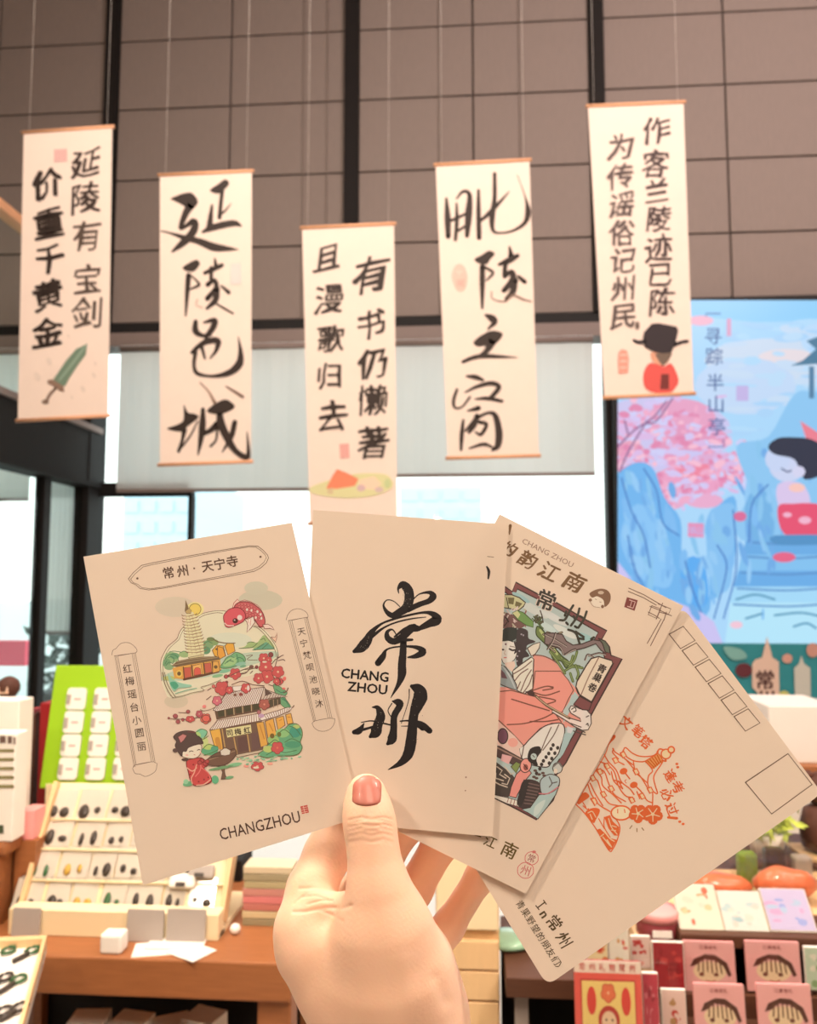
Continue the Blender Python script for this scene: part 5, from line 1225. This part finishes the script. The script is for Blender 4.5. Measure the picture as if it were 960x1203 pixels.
# white necklace box lying at right of the rack
for i, (x, y) in enumerate(((214,1043),(236,1032))):
    n = Vector((0, -math.cos(lean), math.sin(lean))); p0 = Vector((rk.location.x, ry+.03, TZ+H1*.45)); r = ray(x, y); t = (p0-C0).dot(n)/r.dot(n); P = C0+r*t
    e_ = T('gift_pouch', P, ('white pouch tied at the lower right of the rack','grey and white pouch above the tied pouch at the right of the rack')[i], 'pouch')
    lbox('pouch', e_, (0,-.004,0), (.055,.014,.028), M['white'] if i == 0 else M['grey'], .005, -lean); lbox('label', e_, (.0,-.014,.008), (.02,.004,.008), M['lens'], .001, -lean)
# ---- green board of badges
GY = ry+.27
b0, b1 = W(46,926,GY), W(200,926,GY); zt3 = W(65,797,GY).z; gl = .10
gb = T('badge_board', ((b0.x+b1.x)/2, GY, TZ), 'lime green board with rows of white badges, standing behind the earring rack', 'display board')
Hg = zt3*1.02-b0.z; gw = b1.x-b0.x; lg = .2
def GP(u, v): return Vector((b0.x+u*gw, GY+math.sin(lg)*v*Hg, b0.z+math.cos(lg)*v*Hg))
me = boxmesh('board', -gw/2, gw/2, 0, .006, 0, Hg/math.cos(lg), .002, 1); o = link('board', me, M['green'], gb); o.location = (0, 0, b0.z-TZ); o.rotation_euler.x = -lg
lbox('stand', gb, (0, .05, 0), (gw*.9, .10, b0.z-TZ+.01), M['cream'])
gn = Vector((0, -math.cos(lg), math.sin(lg)))
for r_ in range(4):
    for c_ in range(4):
        x, y = 91+32*c_-3.2*r_, 821+27.3*r_
        r = ray(x, y); p0 = Vector((b0.x, GY, b0.z)); t = (p0-C0).dot(gn)/r.dot(gn); P = C0+r*t; s_ = t/F
        e = T('badge', P+gn*.003, f'white rounded badge on the lime board, row {ordw[r_]}, column {ordw[c_]}', 'badge', 'badges on the lime board'); e.rotation_euler.x = -lg
        q = []
        hw, hh, rr = 11.5*s_, 12.5*s_, 4*s_
        for cx_, cz_, a0 in ((hw-rr,hh-rr,0),(-hw+rr,hh-rr,90),(-hw+rr,-hh+rr,180),(hw-rr,-hh+rr,270)):
            for k in range(4): a_ = math.radians(a0+k*30); q.append((cx_+rr*math.cos(a_), cz_+rr*math.sin(a_)))
        nn = len(q); me = mesh('plate', [(a_, -.004, b_) for a_, b_ in q]+[(a_, .0, b_) for a_, b_ in q], [tuple(range(nn)), tuple(range(2*nn-1,nn-1,-1))]+[(i,nn+i,nn+(i+1)%nn,(i+1)%nn) for i in range(nn)])
        link('plate', me, M['white'], e)
        o = link('figure', boxmesh('figure', -hw*1.0, -hw*.55, -.007, -.003, -hh*.5, hh*.4, .001, 1), M['grey'], e)
        o = link('text_line', boxmesh('text_line', -hw*.2, hw*.5, -.0045, -.0035, -hh*.12, hh*.05), M['pink'], e)
# ---- books and packages at the far left
def standing(name, x0, x1, y0, y1, Y, d, mat, label, cat, zbase=None, group=None):
    a, b = W(x0, y1, Y), W(x1, y0, Y); zb_ = a.z if zbase is None else zbase
    o = box(name, a.x, b.x, Y, Y+d, zb_, b.z, mat, bev=.0025); return tag(o, label, cat, group)
SH = W(10, 985, 1.62).z
sh = T('wooden_riser', (W(-20,1000,1.66).x, 1.72, TZ), 'brown wooden riser with a rounded lip at the left edge of the table', 'riser')
a, b = W(-60, 1025, 1.66), W(8, 990, 1.66)
box('stand_top', a.x, b.x, 1.66, 1.85, b.z-.03, b.z, M['wood'], sh, .01); box('stand_body', a.x+.01, b.x-.02, 1.67, 1.84, TZ, b.z-.03, M['wood'], sh)
st_top = b.z
o = standing('box', -20, 19, 862, 990, 1.665, .05, M['white'], 'white upright package with printed lines at the left edge', 'box', st_top)
mw, tp = front_plane((5,920), 1.6645)
A = Art(tp, ref=(245,235,225), lift=1e-4, start=.001).at(0,720,4.294)
for x,y,w2 in ((0,638,30),(40,640,22),(70,645,10)): A.poly([(x,y-18),(x+w2,y-18),(x+w2,y+18),(x,y+18)], (110,90,84))
for i in range(5): A.line([(-30,694+i*45),(66-(i>2)*0,694+i*45)], (140,134,90), 15, False)
A.poly([(-30,1070),(20,1070),(20,1110),(-30,1110)], (80,90,70))
q = A.build('printed_label', M['print'], o); q.matrix_world = mw
o = standing('gift_box', -40, 23, 823, 864, 1.74, .06, M['white'], 'white box behind the lined package at the left edge', 'box', st_top)
rs = [(25,36,'deep red upright book, leftmost of three beside the green board',M['red'],834),(36,41,'thin dark book between two red books',M['brown'],838),(42,60,'deep red upright book next to the green board',M['red'],826)]
for x0,x1,lab,m_,yt in rs:
    a = W(x0, 955, 1.955); b = W(x1, yt, 1.955); o = box('book', a.x, b.x-.001, 1.955, 2.01, TZ+.0, b.z, m_, bev=.003); tag(o, lab, 'book', 'books beside the green board')
o = standing('pink_box', 22, 40, 952, 987, 1.72, .05, M['pink'], 'small pale pink box beside the wooden stand', 'box', W(30,987,1.72).z)
o2 = box('riser', o.location.x-.02, o.location.x+.025, 1.715, 1.80, TZ, W(30,987,1.72).z, M['wood']); tag(o2, 'small wooden riser under the pale pink box', 'riser')
# small doll with a brown round head
c = W(10, 810, 2.0); zf = W(10, 858, 2.0).z
dl = T('doll', (c.x, 2.0, zf), 'small doll with a round brown head and white clothes at the left edge', 'doll')
lbox('pedestal', dl, (0,0,TZ-zf), (.05,.05,zf-TZ), M['white'], .003)
link('body', lathe([(.030,0),(.036,.02),(.034,.05),(.026,.068),(.012,.078),(.010,.084)], 20), M['white'], dl)
hd = link('head', lathe([(.004,.0),(.018,.006),(.027,.020),(.028,.032),(.023,.045),(.012,.053),(.003,.056)], 20), M['brown'], dl); hd.location.z = .078
lbox('face', dl, (0,-.022,.092), (.026,.008,.02), M['skin'], .003)
# ---- tray of necklaces, front left corner
q4 = [onZ(-40,1112,.86), onZ(55,1108,.86), onZ(14,1260,.86), onZ(-110,1260,.86)]
cx_ = sum(p.x for p in q4)/4; cy_ = sum(p.y for p in q4)/4
tr = T('necklace_tray', (cx_, cy_, 0), 'cream lined tray of dark and green necklaces in the lower left corner', 'tray')
def prism(name, pts, z0, z1, mat, par):
    n = len(pts); vs = [(p.x-cx_, p.y-cy_, z0) for p in pts]+[(p.x-cx_, p.y-cy_, z1) for p in pts]
    me = mesh(name, vs, [tuple(range(n)), tuple(range(2*n-1,n-1,-1))]+[(i,(i+1)%n,n+(i+1)%n,n+i) for i in range(n)]); bm = bmesh.new(); bm.from_mesh(me); bmesh.ops.recalc_face_normals(bm, faces=bm.faces[:]); bm.to_mesh(me); bm.free()
    return link(name, me, mat, par)
prism('tray_bottom', q4, .845, .86, M['white'], tr)
cc = Vector((cx_, cy_, 0))
for i in range(4):
    a, b = q4[i], q4[(i+1)%4]; ia, ib = a+(cc-a)*.085, b+(cc-b)*.085; prism('tray_edge', [a, b, ib, ia], .85, .874, M['palewood'], tr)
prism('tray_support', [p+(cc-p)*.2 for p in q4], 0, .845, M['darkwood'], tr)
for i, (x, y, ln, m_) in enumerate(((10,1118,0,M['pgreen']),(38,1118,14,M['pgreen']),(6,1150,8,M['lens']),(22,1152,24,M['pgreen']),(24,1185,10,M['lens']),(4,1190,8,M['lens']))):
    c = onZ(x, y, .862); e = T('necklace', (c.x, c.y, .862), f'{"green" if m_ is M["pgreen"] else "dark"} beaded necklace in the corner tray, ' + ('at its top left','with a stem at its top right','small, at the left middle','long, in the middle','below the long one','lowest at the left edge')[i], 'necklace', 'necklaces in the corner tray')
    pts = [(.010*math.cos(k*PI/6), .014*math.sin(k*PI/6), .003) for k in range(13)]; link('loop', tubemesh(pts, .0028, 6), m_, e)
    if ln: link('chain', tubemesh([(0,-.013,.003),(-.004,-.02-ln*.0006,.003),(-.010,-.026-ln*.0012,.003)], .004, 6), M['lens'], e)
# ---- stack of notebooks at the right end of the table
bk0 = W(285, 1076, TY0+.16)
cols = [(150,140,110),(206,190,150),(190,120,110),(214,130,130),(200,140,130),(180,168,130),(160,150,120),(214,200,170)]
n_ = 8; zt4 = W(315,1018,TY0+.16).z; hh = (zt4-TZ)/n_
for k in range(n_):
    j = random.uniform(-.003,.003); o = box('notebook', bk0.x+j, W(343,1076,TY0+.16).x+j, TY0+.16, TY0+.215, TZ+hh*k, TZ+hh*k+hh*.93, hexm('notebook_cover', cols[k], .5), bev=.0012)
    tag(o, f'{("olive","cream","dusty red","pink","pale red","sand","grey green","light cream")[k]} notebook, {("lowest","second","third","fourth","fifth","sixth","seventh","top")[k]} in the stack at the table end', 'notebook', 'notebooks stacked behind the hand')
c = W(280,1066,TY0+.14); o = link('bead', lathe([(.003,0),(.009,.003),(.011,.010),(.008,.017),(.002,.020)],14), M['white'], None, Matrix.Translation((c.x, TY0+.12, TZ))); tag(o, 'small white round knob beside the notebook stack', 'knob')
o = box('speaker', W(268,1000,TY0+.4).x, W(284,1000,TY0+.4).x, TY0+.4, TY0+.5, TZ, W(275,1011,TY0+.4).z, M['black'], bev=.003); tag(o, 'narrow black upright block between the rack and the notebooks', 'speaker')
# ---- pale wooden cabinet in the middle
CY0 = 1.62
a, b = W(512,1203,CY0), W(586,1000,CY0)
cb = T('pale_cabinet', ((a.x+b.x)/2, CY0+.2, 0), 'pale wooden cabinet with plank front just right of the wrist', 'cabinet')
zl = W(550,1095,CY0).z; ztp = W(550,985,CY0).z
box('carcass', a.x, b.x, CY0+.015, CY0+.4, 0, ztp, M['palewood'], cb)
box('upper_door', a.x+.002, b.x-.002, CY0, CY0+.015, zl+.004, ztp-.003, M['cream'], cb, .002)
z = 0.0; k = 0
while z < zl-.03:
    box('plank', a.x+.002, b.x-.002, CY0, CY0+.015, z+.002, min(z+.055, zl)-.002, M['palewood'], cb, .0015); z += .055
# ---- right display
DZ = W(880, 1100, 1.5).z                     # shelf edge
RY = 1.5
ds = T('display_shelf', (W(900,1100,RY).x, RY+.2, 0), 'dark brown wooden shelf carrying cards and pouches at lower right', 'shelf')
x0, x1 = W(590,1120,RY+.25).x, W(1100,1100,RY).x
x0b = W(800,1100,RY).x
box('shelf_board', x0b, x1, RY, RY+.34, DZ-.022, DZ, M['darkwood'], ds, .002)
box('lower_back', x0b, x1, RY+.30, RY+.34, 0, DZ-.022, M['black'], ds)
TB0 = W(640,1150,RY+.06).z
box('low_table', x0, x1, RY+.06, RY+.34, TB0-.035, TB0, M['darkwood'], ds, .002)
for x in (x0+.03, x0+.16): box('leg', x-.012, x+.012, RY+.10, RY+.13, 0, TB0-.035, M['grey'], ds)
box('lower_board', x0, x1, RY+.02, RY+.34, .30, .32, M['darkwood'], ds)
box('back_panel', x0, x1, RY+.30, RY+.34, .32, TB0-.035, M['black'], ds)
for x in (x0b+.01, x1-.02): box('side', x-.01, x+.01, RY+.01, RY+.33, 0, DZ-.022, M['darkwood'], ds)
# glass cloche / green thing on the dark table
a = W(598,1128,RY+.2); o = T('green_dish', (a.x, RY+.2, TB0), 'pale green glass dish on the dark table beside the card corner', 'dish'); link('bowl', lathe([(.03,0),(.045,.004),(.05,.012),(.035,.018),(.01,.021)],20), hexm('celadon',(150,190,160),.2), o)
# slanted postcards on the shelf
def slant(px0, px1, py0, py1, Y, mat, label, cat, group, art=None, tilt=.55):
    a, b = W(px0, py1, Y), W(px1, py1, Y); t_ = W(px0, py0, Y); H = (t_.z-a.z)*1.12; w_ = b.x-a.x
    e = T('card_pack', ((a.x+b.x)/2, Y, a.z), label, cat, group); e.rotation_euler.x = -tilt; e.location.z += .003
    L_ = H/math.cos(tilt)*.93
    link('pack', boxmesh('pack', -w_/2, w_/2, 0, .006, 0, L_, .0012, 1), mat, e)
    me = boxmesh('clear_sleeve', -w_/2-.001, w_/2+.001, -.004, -.003, 0, L_); link('clear_sleeve', me, M['plastic'], e)
    if art:
        A = Art(lambda x, y: ((x-.5)*w_, (1-y)*L_), ref=(250,240,235), albedo=.86, lift=2e-5, start=.0003); art(A)
        q = A.build('printed_front', M['print'], e); q.rotation_euler.x = PI/2; q.location = (0, -.0004, 0)
    return e
def art_blot(cols, sd):
    def f(A):
        r = random.Random(sd); A.poly([(.03,.03),(.97,.03),(.97,.97),(.03,.97)], cols[0])
        for k in range(16): A.ell(r.uniform(.15,.85), r.uniform(.15,.85), r.uniform(.04,.16), r.uniform(.03,.09), r.choice(cols))
    return f
SC = [((800,852,1056,1096), 'white card with orange drawing on the dark shelf, left of three', [(250,236,220),(240,170,130),(236,120,96),(250,210,170),(244,226,210)], 'orange'),
      ((852,905,1062,1096), 'white card with pale blue drawing on the dark shelf, middle of three', [(240,236,232),(200,220,226),(180,206,216),(236,220,214),(226,230,220)], 'blue'),
      ((905,962,1060,1096), 'lavender card on the dark shelf at the right', [(214,200,240),(170,180,240),(226,180,226),(190,210,250),(240,226,246)], 'lav')]
for i, ((x0_,x1_,y0_,y1_), lab, cols_, _) in enumerate(SC):
    slant(x0_, x1_, y0_, y1_, RY+.02, M['white'], lab, 'card pack', 'cards lying on the dark shelf', art_blot(cols_, i+4), .8)
# orange pouches behind them
def pouch(px0, px1, py0, py1, Y, lab):
    a, b = W(px0, py1, Y), W(px1, py0, Y); e = T('snack_pouch', ((a.x+b.x)/2, Y, a.z), lab, 'pouch', 'orange pouches in clear wrap')
    w_, h_ = b.x-a.x, b.z-a.z; n, m2 = 14, 10; vs = []; fs = []
    for i in range(n+1):
        u = i/n*2-1
        for j in range(m2):
            t = 2*PI*j/m2; k = max(.12, (1-abs(u)**3))**.6; vs.append((u*w_/2, math.cos(t)*.028*k, h_*.5+math.sin(t)*h_*.48*k*(1+.10*math.sin(u*5+t*2))))
    for i in range(n):
        for j in range(m2): fs.append((i*m2+j, i*m2+(j+1)%m2, (i+1)*m2+(j+1)%m2, (i+1)*m2+j))
    fs.append(tuple(range(m2))[::-1]); fs.append(tuple(range(n*m2,(n+1)*m2)))
    link('filling', mesh('filling', vs, fs, True), M['orange'], e)
    link('clear_wrap', boxmesh('clear_wrap', -w_/2-.005, w_/2+.005, -.034, .034, 0, h_*1.25, .006), M['plastic'], e)
pouch(812, 882, 1026, 1056, RY+.16, 'orange filled pouch in clear wrap, left of two behind the card row')
pouch(886, 958, 1019, 1057, RY+.16, 'orange filled pouch in clear wrap, right of two behind the card row')
zp = W(812,1056,RY+.16).z
box('riser', W(790,1050,RY+.1).x, x1, RY+.10, RY+.33, DZ, zp, M['palewood'], ds)
# clear boxes further back
for i,(x0_,x1_,y0_,y1_,m_) in enumerate(((862,892,985,1018,'leaf'),(893,925,978,1016,'lens'),(926,956,990,1018,'grey'))):
    Y = RY+.25; a, b = W(x0_, y1_, Y), W(x1_, y0_, Y); e = T('clear_box', ((a.x+b.x)/2, Y, zp), ('clear box with green contents above the left pouch','clear box with dark contents in the middle above the pouches','clear box with grey contents above the right pouch')[i], 'box', 'clear boxes above the pouches')
    w_ = b.x-a.x; lbox('contents', e, (0,0,0), (w_*.7,.03,(b.z-zp)*.7), M[m_], .006); lbox('clear_shell', e, (0,0,0), (w_,.045,b.z-zp), M['plastic'], .003)
# round tin
a, b = W(752,1104,RY+.03), W(802,1072,RY+.03); e = T('round_tin', ((a.x+b.x)/2, RY+.06, a.z), 'maroon round tin with a pale lid left of the shelf edge', 'tin'); r_ = (b.x-a.x)/2; h_ = b.z-a.z
link('tin_body', lathe([(r_*.96,0),(r_,.002),(r_,h_*.55),(r_*.98,h_*.58)],28), M['maroon'], e); o = link('lid', lathe([(r_*1.03,0),(r_*1.03,h_*.28),(r_*.95,h_*.36),(.002,h_*.38)],28), M['pink'], e); o.location.z = h_*.58
lbox('label', e, (0,-r_-.0005,h_*.15), (r_*.9,.001,h_*.25), M['white'])
box('low_riser', W(745,1104,RY+.06).x, x0b-.002, RY+.03, RY+.3, TB0, a.z, M['palewood'], ds)
# pink packs with a dark straw-like crescent
def art_pink(A):
    A.poly([(0,0),(1,0),(1,1),(0,1)], (246,178,176)); A.ell(.5,.60,.32,.20,(246,214,176)); 
    A.poly([(.12,.52),(.2,.36),(.42,.26),(.62,.27),(.84,.42),(.92,.66),(.86,.70),(.76,.48),(.6,.38),(.4,.36),(.24,.48)], (90,50,40))
    for k in range(6): A.line([(.30+k*.08,.38),(.28+k*.09,.60+.03*(k%2))], (110,70,50), .03)
    A.ell(.34,.66,.05,.04,(120,70,56)); A.ell(.62,.66,.05,.04,(120,70,56)); A.line([(.42,.78),(.52,.80),(.6,.77)], (200,90,90), .02)
    for k, ch in enumerate('江南有礼'): A.type(ch, .36+k*.09, .12, .085, (150,70,70), 0, weight=.01)
    A.poly([(.2,.86),(.8,.86),(.8,.9),(.2,.9)], (250,214,206))
PKS = [((805,866,1112,1166), 'upper left'), ((879,943,1112,1166), 'upper right'), ((818,878,1163,1222), 'lower left'), ((893,957,1163,1222), 'lower right')]
for i, ((x0_,x1_,y0_,y1_), pos) in enumerate(PKS):
    Y = RY-.02 if i < 2 else RY-.10
    slant(x0_, x1_, y0_, y1_, Y, M['pink'], f'pink pack with a dark crescent drawing, {pos} of four under the shelf', 'card pack', 'pink packs under the shelf', art_pink, .12)
zc = W(850,1166,RY-.02).z; box('step', W(770,1166,RY).x, x1, RY-.03, RY+.02, 0, zc, M['darkwood'], ds); zc2 = W(850,1222,RY-.10).z; box('step', W(700,1166,RY).x, x1, RY-.12, RY-.031, 0, zc2, M['darkwood'], ds)
# big red and gold package
def art_red(A):
    A.poly([(0,0),(1,0),(1,1),(0,1)], (240,96,84)); A.poly([(0,0),(1,0),(1,.14),(0,.14)], (250,226,210)); 
    for k, ch in enumerate('常州礼物常州'): A.type(ch, .12+k*.15, .075, .10, (206,50,56), 0, weight=.01)
    A.poly([(.1,.22),(.9,.22),(.9,.98),(.1,.98)], (250,216,130)); A.line([(.1,.22),(.9,.22),(.9,.98),(.1,.98),(.1,.22)], (196,50,50), .02, False)
    A.flower(.5,.36,.10,col=(236,120,80),out=(190,60,50),ow=.02); A.ell(.25,.45,.07,.16,(226,70,60)); A.ell(.76,.45,.07,.16,(226,70,60)); A.ell(.5,.66,.16,.16,(190,60,50)); A.ell(.5,.68,.11,.12,(244,206,170)); A.ell(.46,.66,.015,.015,(60,30,30)); A.ell(.55,.66,.015,.015,(60,30,30))
    A.poly([(.2,.86),(.8,.86),(.8,1),(.2,1)], (120,80,120))
slant(677, 757, 1138, 1235, RY-.16, M['red'], 'large red and gold package in a clear box below the big postcard', 'package', None, art_red, .10)
zc3 = W(700,1235,RY-.16).z
e = box('display_block', W(640,1203,RY-.16).x, W(765,1203,RY-.16).x, RY-.2, RY-.121, 0, zc3, M['darkwood']); tag(e, 'dark block under the large red and gold package', 'block')
# small packs between
SM = [((690,715,1100,1136),RY-.05,[(250,226,180),(236,140,90),(214,80,70)],'gold and white small pack above the red package, left'),((716,740,1096,1136),RY-.05,[(250,236,220),(230,170,110),(226,90,80)],'gold and white small pack above the red package, right'),
      ((742,766,1104,1140),RY-.03,[(236,200,190),(200,60,60),(240,160,150)],'small pink and red pack just left of the dark red pack'),((768,806,1112,1164),RY-.04,[(170,40,50),(206,60,60),(150,30,40)],'dark red tall pack left of the pink packs'),
      ((779,808,1168,1215),RY-.11,[(240,200,190),(206,60,56),(190,140,90)],'small red and cream pack left of the lower pink packs'),((757,776,1150,1215),RY-.14,[(200,60,80),(226,120,130),(160,40,60)],'narrow red pack at the right side of the large package'),
      ((948,975,1118,1166),RY-.02,[(200,214,190),(140,170,120),(236,226,210)],'pale green pack at the right edge under the shelf')]
for i, (bx4, Y, cl, lab) in enumerate(SM):
    slant(*bx4, Y, M['white'], lab, 'small pack', 'small packs at lower right', art_blot(cl, 30+i), .1)
# things behind the right display: bright greenery, a brown toy, cream boxes
a, b = W(905,896,3.0), W(985,830,3.0); o = box('cream_box', a.x, b.x, 3.0, 3.3, a.z, b.z, M['white'], bev=.004); tag(o, 'cream box below the teal poster near the right edge', 'box')
o2 = box('counter', a.x-.4, b.x+.6, 2.95, 3.5, a.z-.04, a.z, M['wood'], bev=.004); tag(o2, 'wooden counter top under the cream box', 'counter')
link('base', boxmesh('base', -.45, .6, -.2, .25, -(a.z-.04), 0), M['white'], o2).location = (0,0,0)
a = W(952,1000,1.95); tzz = W(952,905,1.95).z
e = T('plush_toy', (a.x+.03, 1.95, a.z), 'dark brown soft toy at the right edge above the pouches', 'toy')
hh = tzz-a.z
link('toy_body', lathe([(.02,0),(.045,.01),(.05,hh*.3),(.04,hh*.52),(.022,hh*.58)],18), M['brown'], e); o = link('toy_head', lathe([(.01,0),(.034,hh*.08),(.042,hh*.2),(.034,hh*.34),(.01,hh*.42)],18), M['brown'], e); o.location.z = hh*.56
for s_ in (-1,1): o = link('ear', lathe([(.004,0),(.012,.006),(.012,.012),(.003,.018)],12), M['brown'], e); o.location = (s_*.028, 0, hh*.9)
lbox('toy_stand', e, (0,0,-(a.z-zp)) , (.12,.12,a.z-zp), M['palewood'])
o = box('stand_block', a.x-.20, a.x+.15, 1.86, 2.1, 0, zp, M['darkwood']); tag(o, 'dark block behind the shelf under the soft toy', 'block')
a, b = W(868,990,1.95), W(935,960,1.95)
e = T('potted_plant', (W(900,985,1.93).x, 1.93, zp), 'leafy yellow green plant behind the clear boxes at right', 'plant')
link('pot', lathe([(.03,0),(.04,.03),(.042,.05),(.036,.05)],18), M['white'], e)
fol = []; ff = []; rr_ = random.Random(9)
for k in range(240):
    c = Vector((rr_.gauss(0,.028), rr_.gauss(0,.03), .05+rr_.random()*.10)); d = Vector((rr_.uniform(-1,1), rr_.uniform(-1,1), rr_.uniform(-.2,1))).normalized()*.02; s_ = d.orthogonal().normalized()*.008
    q = len(fol); fol += [c-d, c+s_, c+d, c-s_]; ff.append((q,q+1,q+2,q+3))
o = link('foliage', mesh('foliage', fol, ff), hexm('lime_leaf',(190,206,90),.5,.2,10), e); o['kind'] = 'stuff'
